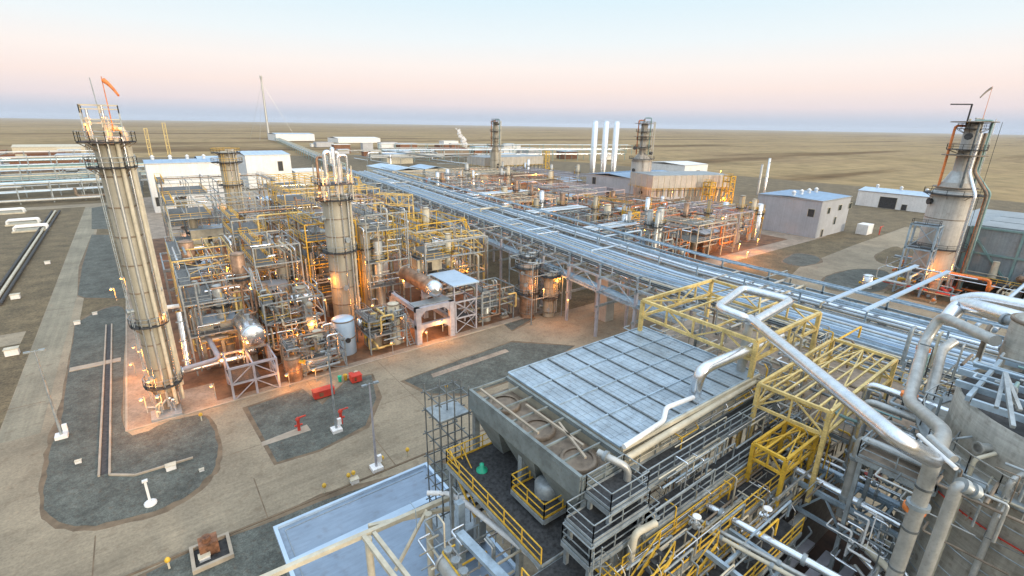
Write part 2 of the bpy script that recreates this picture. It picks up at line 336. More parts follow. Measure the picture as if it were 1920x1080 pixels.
# ---------------------------------------------------------------- builders
def cyl_prof(r, z0, z1, dome=.28):
    d = r * dome; return [(r * .55, z0 - d * .9), (r * .86, z0 - d * .5), (r, z0)], [(r, z1), (r * .86, z1 + d * .5), (r * .55, z1 + d * .9), (.02, z1 + d * 1.1)]
def vessel_v(x, y, z0, z1, r, m, label, name='column', cat='column vessel', group=None, plats=(), laz=0, n=24, skirt=None, bands=0, noz=3, rm='galv', cone=None, pipe=0):
    t = thing(name, label, cat, (x, y, z0), group); c = (x, y, 0)
    if skirt: MB().lathe([(r * .96, z0), (r * .9, skirt)], c, n).build('skirt', 'concrete' if skirt > 1.5 else m, t)
    zb = skirt or z0
    b = MB(); top = cyl_prof(r, zb, z1)[1]
    if cone: b.lathe([(r, zb), (r, cone[0]), (cone[2], cone[1]), (cone[2], z1), (cone[2] * .8, z1 + .2)], c, n)
    else: b.lathe([(r, zb)] + top, c, n)
    b.build('shell', m, t)
    if bands:
        k = MB(); dz = (z1 - zb) / bands
        for i in range(bands + 1): k.lathe([(r + .02, zb + i * dz - .1), (r + .07, zb + i * dz - .08), (r + .07, zb + i * dz + .08), (r + .02, zb + i * dz + .1)], c, n)
        k.build('band', 'brownsteel' if m != 'clad' else 'pipe_grey', t)
    for i in range(noz):
        a = R.uniform(0, 2 * PI); z = R.uniform(zb + .5, z1 - .5); dx, dy = math.cos(a), math.sin(a)
        k = MB().tube((x + dx * r * .9, y + dy * r * .9, z), (x + dx * (r + .7), y + dy * (r + .7), z), r * .14 + .1)
        k.tube((x + dx * (r + .62), y + dy * (r + .62), z), (x + dx * (r + .78), y + dy * (r + .78), z), r * .14 + .22); k.build('nozzle', rm, t)
    for (z, w) in plats:
        k = MB(); ra = cone[2] if cone and z > cone[1] else r; rr_ = ra + w; ns = 16
        k.lathe([(ra * .98, z - .15), (rr_, z - .15), (rr_, z), (ra * .98, z)], c, ns, caps=False); p = k.build('platform', 'grating', t)
        k = MB(); pts = [(x + rr_ * math.cos(2 * PI * i / 12), y + rr_ * math.sin(2 * PI * i / 12), z) for i in range(13)]
        k.rail(pts, 1.15, .08, 3); k.build('handrail', rm, p)
        k = MB()
        for i in range(8):
            a = 2 * PI * i / 8; k.bar((x + rr_ * math.cos(a), y + rr_ * math.sin(a), z - .15), (x + ra * math.cos(a), y + ra * math.sin(a), z - 1.1), .1)
        k.build('bracket', 'brownsteel', p)
    if plats or pipe:
        a = laz; lx, ly = x + (r + .45) * math.cos(a), y + (r + .45) * math.sin(a)
        MB().ladder(lx, ly, z0 + 1, z1, .6 * math.sin(a), -.6 * math.cos(a), .08).build('ladder', rm, t)
    for i in range(pipe):
        a = laz + .7 + i * .55; q = r + .35; px_, py_ = x + q * math.cos(a), y + q * math.sin(a)
        MB().pipe([(px_, py_, z0 + 1), (px_, py_, z1 + .8), (x, y, z1 + .8)][:2 + (i % 2)], .1 + .07 * (i % 3)).build('riser_pipe', ('clad', 'pipe_grey', 'cream')[i % 3], t)
    return t
def drum_h(x, y, z, ln, ax, r, m, label, name='horizontal_drum', cat='drum', zb=0, group=None, leg='lavender', noz=3, n=22):
    t = thing(name, label, cat, (x, y, zb), group); h = ln / 2; d = r * .5
    prof = [(.02, -h - d), (r * .5, -h - d * .85), (r * .85, -h - d * .5), (r, -h), (r, h), (r * .85, h + d * .5), (r * .5, h + d * .85), (.02, h + d)]
    MB().lathe(prof, (x, y, z), n, ax).build('shell', m, t)
    for s in (-.6, .6):
        k = MB(); cx, cy = (x + s * h, y) if ax == 'x' else (x, y + s * h)
        if ax == 'x': k.box(cx - .25, cx + .25, cy - r * .85, cy + r * .85, zb, z - r * .4)
        else: k.box(cx - r * .85, cx + r * .85, cy - .25, cy + .25, zb, z - r * .4)
        k.build('saddle', leg, t)
    k = MB()
    for s in (-1, 1):
        q = s * h * .96; k.lathe([(r + .01, q - .08), (r + .07, q - .08), (r + .07, q + .08), (r + .01, q + .08)], (x, y, z), n, ax, caps=False)
    k.build('seam_ring', 'pipe_grey', t)
    for i in range(noz):
        q = h * (-.7 + 1.4 * i / max(1, noz - 1)); cx, cy = (x + q, y) if ax == 'x' else (x, y + q)
        MB().tube((cx, cy, z + r * .8), (cx, cy, z + r + .6), r * .12 + .08).tube((cx, cy, z + r + .5), (cx, cy, z + r + .62), r * .12 + .2).build('nozzle', 'galv', t)
    return t
def steel_frame(label, x0, x1, y0, y1, zs, nx=2, ny=2, m='galv', rail=None, deck='grating', z0=0, name='steel_frame', cat='steel frame', group=None, w=.3, brace=True, bays=0, rot=0, stair=False):
    t = thing(name, label, cat, ((x0 + x1) / 2, (y0 + y1) / 2, z0), group)
    X = [x0 + (x1 - x0) * i / (nx - 1) for i in range(nx)]; Y = [y0 + (y1 - y0) * i / (ny - 1) for i in range(ny)]
    for a in X:
        for b in Y: MB().bar((a, b, z0), (a, b, zs[-1]), w).build('column', m, t)
    for li, z in enumerate(zs):
        k = MB()
        for b in Y: k.bar((x0 - w / 2, b, z), (x1 + w / 2, b, z), w * .7, w)
        for a in X: k.bar((a, y0, z - .01), (a, y1, z - .01), w * .7, w)
        nb = bays or max(1, int((x1 - x0) / 3))
        for i in range(1, nb): a = x0 + (x1 - x0) * i / nb; k.bar((a, y0, z - .02), (a, y1, z - .02), w * .45, w * .6)
        f = k.build('floor_beams', m, t)
        if deck and (li < len(zs) - 1 or rail):
            hx = x0 + (x1 - x0) * (.4 if li % 2 else .62) if li < len(zs) - 1 else x0 + 1.6
            MB().box(x0, hx, y0, y1, z + w * .5 + .005, z + w * .5 + .05).build('grating', deck, f)
            if rail:
                zz = z + w * .5 + .05; MB().rail([(x0, y0, zz), (hx, y0, zz), (hx, y1, zz), (x0, y1, zz), (x0, y0, zz)], 1.1, .075, 2).build('handrail', rail, f)
    if brace:
        k = MB(); pz = [z0] + list(zs)
        for za, zb in zip(pz, pz[1:]):
            if zb - za < 1.5: continue
            k.bar((x0, y0, za), (X[1], y0, zb), w * .45); k.bar((X[-2], y0, zb), (x1, y0, za), w * .45)
            k.bar((x0, y0, zb), (x0, Y[1], za), w * .45); k.bar((x1, y0, za), (x1, Y[1], zb), w * .45)
        k.build('brace', m, t)
    if stair:
        k = MB(); za = z0
        for z in zs:
            k.bar((x1 + .6, y0, za), (x1 + .6, y0 + 3.5, z), .12, .3); k.bar((x1 + 1.5, y0, za), (x1 + 1.5, y0 + 3.5, z), .12, .3)
            for i in range(9): u = (i + .5) / 9; k.bar((x1 + .6, y0 + 3.5 * u, za + (z - za) * u), (x1 + 1.5, y0 + 3.5 * u, za + (z - za) * u), .25, .05)
            za = z
        k.build('stair', m, t)
    return t
def pipe(label, pts, r, m='pipe_grey', group=None, n=8, name=None, flanges=0):
    name = name or {'clad': 'silver_pipe', 'white': 'silver_pipe', 'cream': 'lagged_pipe', 'insul': 'lagged_pipe', 'galv': 'utility_pipe', 'brownsteel': 'utility_pipe', 'orange_paint': 'painted_pipe', 'yellow': 'painted_pipe', 'paleyellow': 'painted_pipe', 'rustydrum': 'rusty_pipe', 'rust': 'rusty_pipe'}.get(m, 'process_pipe')
    k = MB().pipe(pts, r, n)
    o = k.build(name, m); tag(o, label, 'pipe', group)
    if flanges:
        for i in range(flanges):
            a, b = Vector(pts[0]), Vector(pts[1]); p = a.lerp(b, (i + .5) / flanges); d = (b - a).normalized() * .1
            MB().tube(p - d, p + d, r * 1.45, n).build('flange', 'galv', o)
    return o
def lamp(x, y, z, e=500, h=2.4, label='small orange lamp glowing on a post amid the pipework', group='orange work lamps', lab=None):
    t = thing('work_lamp', lab or label, 'lamp', (x, y, z - h), group)
    MB().bar((x, y, z - h), (x, y, z + .1), .09).bar((x, y, z + .1), (x - .3, y - .3, z + .12), .07).build('post', 'galv', t)
    MB().lathe([(.08, .2), (.22, .1), (.26, .0)], (x - .35, y - .35, z), 10).build('hood', 'galv', t)
    MB().lathe([(.2, -.02), (.2, -.12), (.1, -.22), (.02, -.24)], (x - .35, y - .35, z), 10).build('bulb', 'lampglow', t)
    l = bpy.data.lights.new('lamp_light', 'POINT'); l.energy = e; l.color = (1, .34, .05); l.shadow_soft_size = .35
    o = bpy.data.objects.new('lamp_light', l); COL.objects.link(o); o.parent = t; o.location = (-.6, -.7, h - .6)
    return t
def valve(x, y, z, s=1, m='galv', wm='red', ax='x', name='gate_valve', label='', group=None):
    t = thing(name, label, 'valve', (x, y, z), group); d = (s, 0, 0) if ax == 'x' else (0, s, 0)
    p = Vector((x, y, z)); d = Vector(d) * .5
    MB().tube(p - d, p + d, .16 * s).tube(p - d, p - d * .8, .3 * s).tube(p + d * .8, p + d, .3 * s).lathe([(.26 * s, -.2 * s), (.3 * s, 0), (.2 * s, .3 * s)], p, 10).build('body', m, t)
    MB().tube(p, p + Vector((0, 0, .95 * s)), .05 * s).lathe([(.3 * s, .9 * s), (.36 * s, .9 * s), (.36 * s, .97 * s), (.3 * s, .97 * s)], p, 12).build('handwheel', wm, t)
    return t
def building(name, label, x0, x1, y0, y1, h, wall, roof, rise=1.2, ridge='x', doors=(), wins=(), vents=0, zb=0, cat='building', ridges=True, rot=0, group=None, over=.25):
    t = thing(name, label, cat, ((x0 + x1) / 2, (y0 + y1) / 2, zb), group)
    MB().box(x0, x1, y0, y1, zb, zb + h).build('wall', wall, t)
    k = MB(); o = over; a0, a1, b0, b1 = x0 - o, x1 + o, y0 - o, y1 + o; z = zb + h; cx, cy = (x0 + x1) / 2, (y0 + y1) / 2
    if ridge == 'x': vs = [(a0, b0, z), (a1, b0, z), (a1, cy, z + rise), (a0, cy, z + rise), (a1, b1, z), (a0, b1, z)]; fs = [(0, 1, 2, 3), (3, 2, 4, 5), (0, 3, 5), (1, 4, 2)]
    else: vs = [(a0, b0, z), (cx, b0, z + rise), (cx, b1, z + rise), (a0, b1, z), (a1, b0, z), (a1, b1, z)]; fs = [(0, 1, 2, 3), (1, 4, 5, 2), (0, 4, 1), (3, 2, 5)]
    k.add([(p[0], p[1], p[2] + .02) for p in vs], fs)
    k.add([(p[0], p[1], p[2] - .2) for p in vs], [tuple(reversed(f)) for f in fs])
    if ridges:
        n = int((x1 - x0) / 3.2) if ridge == 'x' else int((y1 - y0) / 3.2)
        for i in range(n + 1):
            u = i / max(1, n)
            if ridge == 'x': q = a0 + (a1 - a0) * u; k.bar((q, b0, z + .06), (q, cy, z + rise + .06), .12).bar((q, cy, z + rise + .06), (q, b1, z + .06), .12)
            else: q = b0 + (b1 - b0) * u; k.bar((a0, q, z + .06), (cx, q, z + rise + .06), .12).bar((cx, q, z + rise + .06), (a1, q, z + .06), .12)
    rf = k.build('roof', roof, t)
    MB().bar((a0, b0, z), (a1, b0, z), .16, .22).bar((a0, b1, z), (a0, b0, z), .16, .22).bar((a1, b0, z), (a1, b1, z), .16, .22).build('fascia', 'pipe_grey', t)
    for side, u, z0, w, hh, m in doors + wins:
        nm = 'door' if z0 < .3 else 'window'
        k = MB()
        if side == 'x0': k.box(x0 - .08, x0 + .1, y0 + u, y0 + u + w, zb + z0, zb + z0 + hh)
        elif side == 'y0': k.box(x0 + u, x0 + u + w, y0 - .08, y0 + .1, zb + z0, zb + z0 + hh)
        d = k.build(nm, m, t); k = MB()
        if side == 'x0':
            q = x0 - .11
            k.bar((q, y0 + u, zb + z0), (q, y0 + u, zb + z0 + hh), .14).bar((q, y0 + u + w, zb + z0), (q, y0 + u + w, zb + z0 + hh), .14).bar((q, y0 + u, zb + z0 + hh), (q, y0 + u + w, zb + z0 + hh), .14)
        else:
            q = y0 - .11
            k.bar((x0 + u, q, zb + z0), (x0 + u, q, zb + z0 + hh), .14).bar((x0 + u + w, q, zb + z0), (x0 + u + w, q, zb + z0 + hh), .14).bar((x0 + u, q, zb + z0 + hh), (x0 + u + w, q, zb + z0 + hh), .14)
        k.build('frame', 'cream', d)
    for i in range(vents):
        u = (i + .5) / vents; vx, vy = (x0 + (x1 - x0) * u, cy) if ridge == 'x' else (cx, y0 + (y1 - y0) * u)
        MB().lathe([(.7, 0), (.7, 1.2), (1.0, 1.3), (.3, 2.0), (.02, 2.1)], (vx, vy, z + rise - .1), 10).build('roof_vent', 'white', rf)
    return t
def fin_fan(label, x0, x1, y0, y1, z, nx, ny, wall='panelpink', group=None, legs='galv', skirts=True, h=3.2, deckm='greypanel'):
    t = thing('air_cooler', label, 'air cooler', ((x0 + x1) / 2, (y0 + y1) / 2, 0), group)
    k = MB(); n = nx * 2
    k.box(x0, x1, y0, y1, z - h, z)
    k.build('plenum', wall, t)
    k = MB()
    for i in range(n + 1): a = x0 + (x1 - x0) * i / n; k.bar((a, y0 - .06, z - h), (a, y0 - .06, z), .2)
    for i in range(ny * 2 + 1): b = y0 + (y1 - y0) * i / (ny * 2); k.bar((x0 - .06, b, z - h), (x0 - .06, b, z), .2)
    k.build('stiffener', 'cream', t)
    for i in range(nx):
        for j in range(ny):
            a0 = x0 + (x1 - x0) * i / nx; a1 = x0 + (x1 - x0) * (i + 1) / nx; b0 = y0 + (y1 - y0) * j / ny; b1 = y0 + (y1 - y0) * (j + 1) / ny
            MB().box(a0 + .15, a1 - .15, b0 + .15, b1 - .15, z + .01, z + .18).build('louvre_panel', deckm, t)
    for i in range(nx + 1):
        for j in (0, 1):
            a = x0 + (x1 - x0) * i / nx; b = (y0 + .2, y1 - .2)[j]
            MB().bar((a, b, 0), (a, b, z - h), .4).build('leg', legs, t)
    for i in range(nx * 2):
        a = x0 + (x1 - x0) * (i + .5) / (nx * 2)
        MB().lathe([(.7, z - h - 4.5), (.8, z - h - 1.2), ((x1 - x0) / nx * .24, z - h - .05)], (a, y0 + 2.2, 0), 10).build('fan_duct', 'cream', t)
    MB().rail([(x0 - 1, y0 - 1, z - h - 1), (x1 + 1, y0 - 1, z - h - 1)], 1.1, .09, 2.4).rail([(x0 - 1, y1, z - h - 1), (x0 - 1, y0 - 1, z - h - 1)], 1.1, .09, 2.4).build('handrail', 'yellow', t)
    MB().box(x0 - 1, x1 + 1, y0 - 1, y0 - .1, z - h - 1.15, z - h - 1.05).build('walkway', 'grating', t)
    return t
def light_pole(x, y, h, label, base=(1.3, 1.3, .5), heads=2, m='galv', z=0, group=None):
    t = thing('light_pole', label, 'light pole', (x, y, z), group)
    MB().lathe([(.17, z), (.08, z + h)], (x, y, 0), 8).build('pole', m, t)
    MB().box(x - base[0] / 2, x + base[0] / 2, y - base[1] / 2, y + base[1] / 2, z, z + base[2]).build('footing', 'white', t)
    MB().cbox((x + .5, y + .1, z + 1.3), .5, .4, .9).build('switch_box', 'white', t)
    for i in range(heads):
        s = (-1, 1)[i % 2] * .55
        k = MB().bar((x, y, z + h - .1), (x + s, y - .2, z + h), .07).cbox((x + s * 1.25, y - .25, z + h + .02), .6, .35, .18); k.build('lamp_head', 'galv', t)
    return t
PM = ['pipe_grey', 'galv', 'clad', 'cream', 'insul', 'galv', 'brownsteel', 'pipe_grey']
WORD = dict(pipe_grey='grey', galv='galvanised', clad='bright silver', cream='cream', insul='beige lagged', brownsteel='brown', yellow='yellow', white='white', rust='rusty', paleyellow='pale yellow', orange_paint='orange red', paleblue='pale blue', lavender='mauve grey', greypanel='grey', steelblue='blue grey', teal='grey green', rustydrum='rust streaked', concrete='concrete', panelpink='pinkish grey', grating='dark', red='red', dark='black', green='green', darksteel='dark steel', steelblue_='')
def clutter(zone, grp, x0, x1, y0, y1, zt, npipe, nves, ndrum, npump, seed, rmax=.28, mats=PM, vh=.85):
    Q = random.Random(seed)
    for i in range(npipe):
        m = Q.choice(mats); r = Q.uniform(.09, rmax); p = [Q.uniform(x0, x1), Q.uniform(y0, y1), Q.uniform(.8, zt)]; pts = [tuple(p)]; ax = Q.randrange(2)
        kind = Q.random()
        for k in range(Q.randint(2, 5)):
            if k % 2 == 0: p[ax] = Q.uniform((x0, y0)[ax], (x1, y1)[ax]); ax = 1 - ax
            else: p[2] = Q.uniform(.6, zt)
            if (Vector(p) - Vector(pts[-1])).length > .5: pts.append(tuple(p))
        if len(pts) < 2: pts.append((p[0], p[1], p[2] + 2))
        lb = f"{WORD[m]} {'thick' if r > rmax * .6 else 'thin'} pipe with {len(pts) - 2} bends {zone}" if len(pts) > 3 else f"straight {WORD[m]} {'thick' if r > rmax * .6 else 'thin'} pipe {zone}"
        if len(lb.split()) > 16: lb = f'{WORD[m]} bent pipe {zone}'
        pipe(lb, pts, r, m, f'pipes {grp}', 7)
    for i in range(nves):
        x, y = Q.uniform(x0 + 1, x1 - 1), Q.uniform(y0 + 1, y1 - 1); r = Q.uniform(.6, 1.3); h = Q.uniform(3, zt * vh); m = Q.choice(['clad', 'insul', 'cream', 'pipe_grey', 'rustydrum'])
        vessel_v(x, y, .12, h, r, m, f"{'stout' if r > .95 else 'slim'} {WORD[m]} upright vessel {zone}", 'upright_vessel', 'vessel', f'vessels {grp}', plats=[(h * .75, .8)] if h > 6 else (), noz=2, n=14, bands=2, rm=Q.choice(['galv', 'yellow']), laz=Q.uniform(0, 6))
    for i in range(ndrum):
        x, y = Q.uniform(x0 + 2, x1 - 2), Q.uniform(y0 + 2, y1 - 2); r = Q.uniform(.5, 1.1); m = Q.choice(['clad', 'insul', 'white', 'pipe_grey', 'rustydrum'])
        drum_h(x, y, Q.uniform(2, zt * .8), Q.uniform(3, 6), Q.choice('xy'), r, m, f"{WORD[m]} horizontal drum {zone}", 'horizontal_drum', 'drum', .12, f'drums {grp}', 'galv', 2, 14)
    for i in range(npump):
        x, y = Q.uniform(x0, x1), Q.uniform(y0, y1)
        m = Q.choice(['galv', 'paleblue', 'cream', 'orange_paint'])
        t = thing('pump', f"{WORD[m]} pump {zone}", 'pump', (x, y, .1), f'pumps {grp}')
        MB().box(x - .9, x + .9, y - .5, y + .5, .1, .5).build('plinth', 'kerb', t)
        MB().lathe([(.3, -.8), (.36, -.75), (.36, 0), (.2, .05)], (x, y, .95), 10, 'x').build('motor', m, t)
        MB().lathe([(.2, .1), (.42, .2), (.42, .6), (.2, .7)], (x, y, .95), 10, 'x').tube((x + .4, y, .95), (x + .4, y, 1.9), .12).build('casing', 'galv', t)

# ---------------------------------------------------------------- left process unit
# tall insulated column by the trench
tx, ty = -2.4, 79.6
ct = vessel_v(tx, ty, .1, 37.0, 1.42, 'insul', 'tallest insulated column, beige with rust rings, standing beside the trench', 'tall_column', 'column', None, [(4.2, .9), (13.4, .8), (34.4, 1.1), (37.4, 1.5)], rad(200), 28, 3, 9, 5, 'galv', None, 5)
for k, (a, b, c) in enumerate([((1.9, -.5), 1.2, 36.8), ((2.0, .5), 3, 38.6)]):
    pipe(f"{('thin', 'thick')[k]} cream overhead pipe running up the tallest column", [(tx + a[0], ty + a[1], b), (tx + a[0], ty + a[1], c), (tx + .4 * k, ty, c + .6), (tx + .4 * k, ty, 37.5)], (.2, .34)[k], 'cream', n=10)
k = thing('column_head_frame', 'square lattice frame with small valves on top of the tallest column', 'steel frame', (tx, ty, 37.7))
f = MB()
for a in (-1.8, 1.8):
    for b in (-1.8, 1.8): f.bar((tx + a, ty + b, 37.7), (tx + a, ty + b, 40.6), .14)
f.build('post', 'galv', k)
f = MB()
for z in (39, 40.6): f.rail([(tx - 1.8, ty - 1.8, z), (tx + 1.8, ty - 1.8, z), (tx + 1.8, ty + 1.8, z), (tx - 1.8, ty + 1.8, z), (tx - 1.8, ty - 1.8, z)], .9, .1, 1.2)
f.build('handrail', 'cream', k)
for i in range(6):
    a = R.uniform(-1.6, 1.6); b = R.uniform(-1.6, 1.6)
    MB().tube((tx + a, ty + b, 37.7), (tx + a, ty + b, R.uniform(39, 41.6)), .14).build('vent_pipe', R.choice(['clad', 'rustydrum', 'cream']), k)
def windsock(x, y, z, h, az, label, sm='orange_paint', ln=1.7):
    t = thing('windsock', label, 'windsock', (x, y, z))
    MB().lathe([(.07, z), (.04, z + h)], (x, y, 0), 6).build('pole', 'orange_paint', t)
    q = MB(); d = Vector((math.cos(az), math.sin(az), -.6)).normalized(); p = Vector((x, y, z + h - .3)); s = []
    u = d.cross(Vector((0, 0, 1))).normalized(); v = d.cross(u)
    for i, r in enumerate((.27, .24, .2, .17, .14)):
        c = p + d * (ln * i / 4 + .2) + Vector((0, 0, -.05 * i * i)); s.append([c + u * (r * math.cos(2 * PI * j / 10)) + v * (r * math.sin(2 * PI * j / 10)) for j in range(10)])
    q.add([a for r in s for a in r], [(i * 10 + j, i * 10 + (j + 1) % 10, (i + 1) * 10 + (j + 1) % 10, (i + 1) * 10 + j) for i in range(4) for j in range(10)], True)
    q.build('sock', sm, t)
windsock(tx + .9, ty - .6, 38.5, 6.2, rad(-40), 'orange windsock on a thin mast at the top of the tallest column')
pipe('thin bare aerial rod standing beside the orange windsock', [(tx, ty - .6, 38.5), (tx - .2, ty - .6, 44.5)], .05, 'galv', name='aerial_rod')
# secondary column (far) and central column
vessel_v(21.5, 168.4, .1, 31, 2.1, 'insul', 'beige insulated column with crowded top platform in front of the long white building', 'insulated_column', 'column', None, [(13, 1.1), (22, 1.2), (28.5, 2.0), (31.2, 1.7)], rad(240), 24, 2, 6, 5, 'yellow', None, 4)
cx, cy = 28.4, 92.8
vessel_v(cx, cy, .1, 26.4, 2.3, 'insul', 'broad beige column with dark ring platforms in the middle of the left unit', 'insulated_column', 'column', None, [(16.8, 1.0), (26.6, 1.2)], rad(235), 28, 3, 7, 6, 'galv', None, 3)
h = thing('column_head_pipework', 'white and rusty pipework cage crowning the broad middle column', 'pipework', (cx, cy, 26.6))
for a in (-2.6, 0, 2.6):
    for b in (-2.6, 2.6): MB().bar((cx + a, cy + b, 26.6), (cx + a, cy + b, 32.6), .2).build('post', 'cream', h)
MB().box(cx - 3, cx + 3, cy - 3, cy + 3, 29.3, 29.42).build('platform', 'grating', h)
MB().rail([(cx - 3, cy - 3, 29.4), (cx + 3, cy - 3, 29.4), (cx + 3, cy + 3, 29.4), (cx - 3, cy + 3, 29.4), (cx - 3, cy - 3, 29.4)], 1.1, .09, 1.5).build('handrail', 'galv', h)
for a, b, z, r, m in ((-1.4, -1, 35, .38, 'clad'), (.3, -.6, 35.5, .34, 'clad'), (1.6, .8, 34.8, .3, 'white'), (-2.2, 1.2, 34, .25, 'rustydrum'), (2.3, -1.6, 34.4, .22, 'clad')):
    MB().pipe([(cx + a, cy + b, 26), (cx + a, cy + b, z), (cx + a * .3, cy + b, z), (cx + a * .3, cy + b, z - 2)], r, 8).build('vent_pipe', m, h)
# silver stack duct and its manifold
pipe('large bright silver vertical duct rising beside the tallest column', [(1.0, 88.3, 1.5), (1.4, 91.0, 10.5)], .55, 'clad', n=14, flanges=3)
pipe('long silver header pipe resting low across the foot of the silver duct', [(-1.3, 85.9, 2.5), (9.1, 85.9, 2.5)], .55, 'clad', n=14, flanges=4)
pipe('short white pipe stub tied to the head of the silver duct', [(-0.9, 94.7, 10.5), (1.6, 94.5, 10.5)], .35, 'white', n=12)
pipe('mauve inclined pipe descending between the silver duct and the silver drum', [(3.5, 95.9, 8), (5.2, 84.0, 4), (0.3, 85.3, 3)], .4, 'lavender', n=10)
# base equipment of tall column
t = thing('base_skid', 'crowded grey valve skid at the foot of the tallest column', 'skid', (.6, 76.9, .1))
MB().poly([(-4.6, 76.2), (-1, 75.95), (-1, 79), (-4.6, 79)], .12, .5).build('plinth', 'greypanel', t)
for i in range(9):
    a, b = R.uniform(-4, -1.4), R.uniform(76.5, 78.6); MB().pipe([(a, b, .4), (a, b, R.uniform(1, 2.6)), (a + R.uniform(-1, 1), b, R.uniform(1, 2.6))], .14).build('valve_pipe', R.choice(['galv', 'clad', 'cream']), t)
# silver horizontal drum end-on, on its table
drum_h(10.1, 80.4 + 4.5, 7.8, 8, 'y', 1.75, 'clad', 'polished silver drum end facing the near road above a pipe table', cat='drum', zb=5.2, leg='galv')
steel_frame('mauve steel table full of small valves under the polished silver drum', 5.6, 12.0, 76.4, 82.5, (2.6, 5.2), 3, 2, 'lavender', None, 'grating', group=None)
drum_h(9.0, 180.6 + 3, 6, 6, 'y', 1.6, 'white', 'white dished drum end glowing orange in front of the white building', zb=.12)
# upright grey tank with manhole
t = vessel_v(24.7, 81.2 + 1.8, .12, 6.6, 1.95, 'paleblue', 'pale grey upright tank with a dark round manhole facing the apron', 'upright_tank', 'tank', None, (), 0, 26, None, 2, 2)
MB().lathe([(.45, 0), (.45, .25), (.02, .27)], (24.7, 81.2 - .4, 3.2), 14, 'y').build('manhole', 'dark', t)
# rust streaked drum on concrete portal
drum_h(41.8, 87.0, 9.9, 13, 'y', 1.55, 'rustydrum', 'long rust streaked drum with a silver end above the concrete portal', zb=7.4, leg='lavender')
t = thing('drum_end_cap', 'bright silver insulated cover on the near end of the rust streaked drum', 'cover', (41.8, 79.6, 9.9))
MB().lathe([(.02, -1.15), (.8, -1.0), (1.35, -.55), (1.62, 0), (1.62, .7)], (41.8, 79.9, 9.9), 22, 'y').build('dome', 'clad', t)
t = thing('concrete_portal', 'mauve grey concrete portal frame carrying the rust streaked drum', 'portal frame', (41, 82, 0))
for a in (37.2, 44.4):
    for b in (78.6, 90): MB().box(a - .5, a + .5, b - .5, b + .5, .1, 7.4).build('column', 'lavender', t)
for z in (3.6, 7.0): MB().box(36.7, 44.9, 78.2, 79.0, z - .4, z + .4).box(36.7, 37.5, 79.0, 90.4, z - .4, z + .4).box(44.1, 44.9, 79.0, 90.4, z - .4, z + .4).build('beam', 'lavender', t)
k = MB()
for z in (2.9, 6.3):
    for s, a in ((1, 37.6), (-1, 44.0)): k.add([(a, 78.3, z - .9), (a, 78.3, z + .35), (a + s * 1.3, 78.3, z + .35), (a, 78.9, z - .9), (a, 78.9, z + .35), (a + s * 1.3, 78.9, z + .35)], [(0, 1, 2), (3, 5, 4), (0, 2, 5, 3)])
k.build('haunch', 'lavender', t)
MB().box(36.9, 44.7, 79.1, 81.5, 7.42, 7.6).build('slab', 'greypanel', t)
steel_frame('pale steel lean-to with a flat grey roof beside the concrete portal', 45.6, 50.4, 79.0, 88, (3.2, 6.6), 2, 3, 'lavender', None, 'grating')
t = MB().box(45.0, 51, 78.6, 88.6, 10.0, 10.25); o = thing('flat_canopy', 'flat grey canopy roof beside the silver drum cover', 'canopy', (48, 83, 6.7)); t.build('roof', 'paleblue', o)
for a in (45.4, 50.6):
    for b in (79, 88.2): MB().bar((a, b, 6.7), (a, b, 10), .22).build('post', 'lavender', o)
# reactor cluster by the rack
for i, (a, b, r, z, m, w) in enumerate([(63.2, 78.3, 1.7, 11.5, 'rustydrum', 'stout rust streaked'), (67.3, 75.8, 1.3, 9.5, 'insul', 'slimmer beige'), (65.5, 81, 1.1, 12.8, 'pipe_grey', 'rear grey')]):
    vessel_v(a, b, .12, z, r, m, f'{w} vessel of the small reactor cluster between apron and pipe rack', 'reactor_vessel', 'vessel', None, [(z * .5, 1), (z, 1.1)], rad(240), 20, 1.2, 3, 4, 'galv', None, 3)
steel_frame('small galvanised access tower around the reactor cluster', 61, 69.5, 74, 82, (5.5, 10.5, 13.2), 2, 2, 'galv', 'galv', None, brace=False, w=.18)
# yellow steelwork
def ybridge(label, a, b, z, h, w=3.4, m='paleyellow', legs=(), name='yellow_truss'):
    t = thing(name, label, 'truss', ((a[0] + b[0]) / 2, (a[1] + b[1]) / 2, 0)); a = Vector((*a, z)); b = Vector((*b, z)); d = (b - a).normalized(); n = Vector((-d.y, d.x, 0)) * w / 2; Z = Vector((0, 0, h)); K = max(2, int((b - a).length / 3.2))
    for s, nm in ((-1, 'side_truss'), (1, 'side_truss')):
        k = MB(); p, q = a + n * s, b + n * s; k.bar(p, q, .28).bar(p + Z, q + Z, .28)
        for i in range(K + 1):
            c = p.lerp(q, i / K); k.bar(c, c + Z, .2)
            if i < K: e = p.lerp(q, (i + 1) / K); k.bar(c + (Z if i % 2 else Z * 0), e + (Z * 0 if i % 2 else Z), .16)
        k.build(nm, m, t)
    k = MB()
    for i in range(K + 1): c = a.lerp(b, i / K); k.bar(c - n, c + n, .2).bar(c - n + Z, c + n + Z, .2)
    k.build('cross_beams', m, t)
    for u in legs:
        c = a.lerp(b, u)
        for s in (-1, 1): MB().bar((c.x + n.x * s, c.y + n.y * s, 0), c + n * s, .4).build('leg', m, t)
    return t
ybridge('long pale yellow pipe bridge crossing from the left unit to the main rack', (43, 112), (68, 104), 10.5, 3.2, 5.5, legs=(.02, .5, 1))
ybridge('high yellow portal truss behind the broad middle column', (58.5, 148.2), (65.6, 139.5), 16, 3.2, 3, legs=(0, 1))
t = ybridge('upper yellow crossbeam bridge right behind the broad middle column', (33, 112), (56, 119), 14, 2, 4, 'yellow', legs=(0, 1))
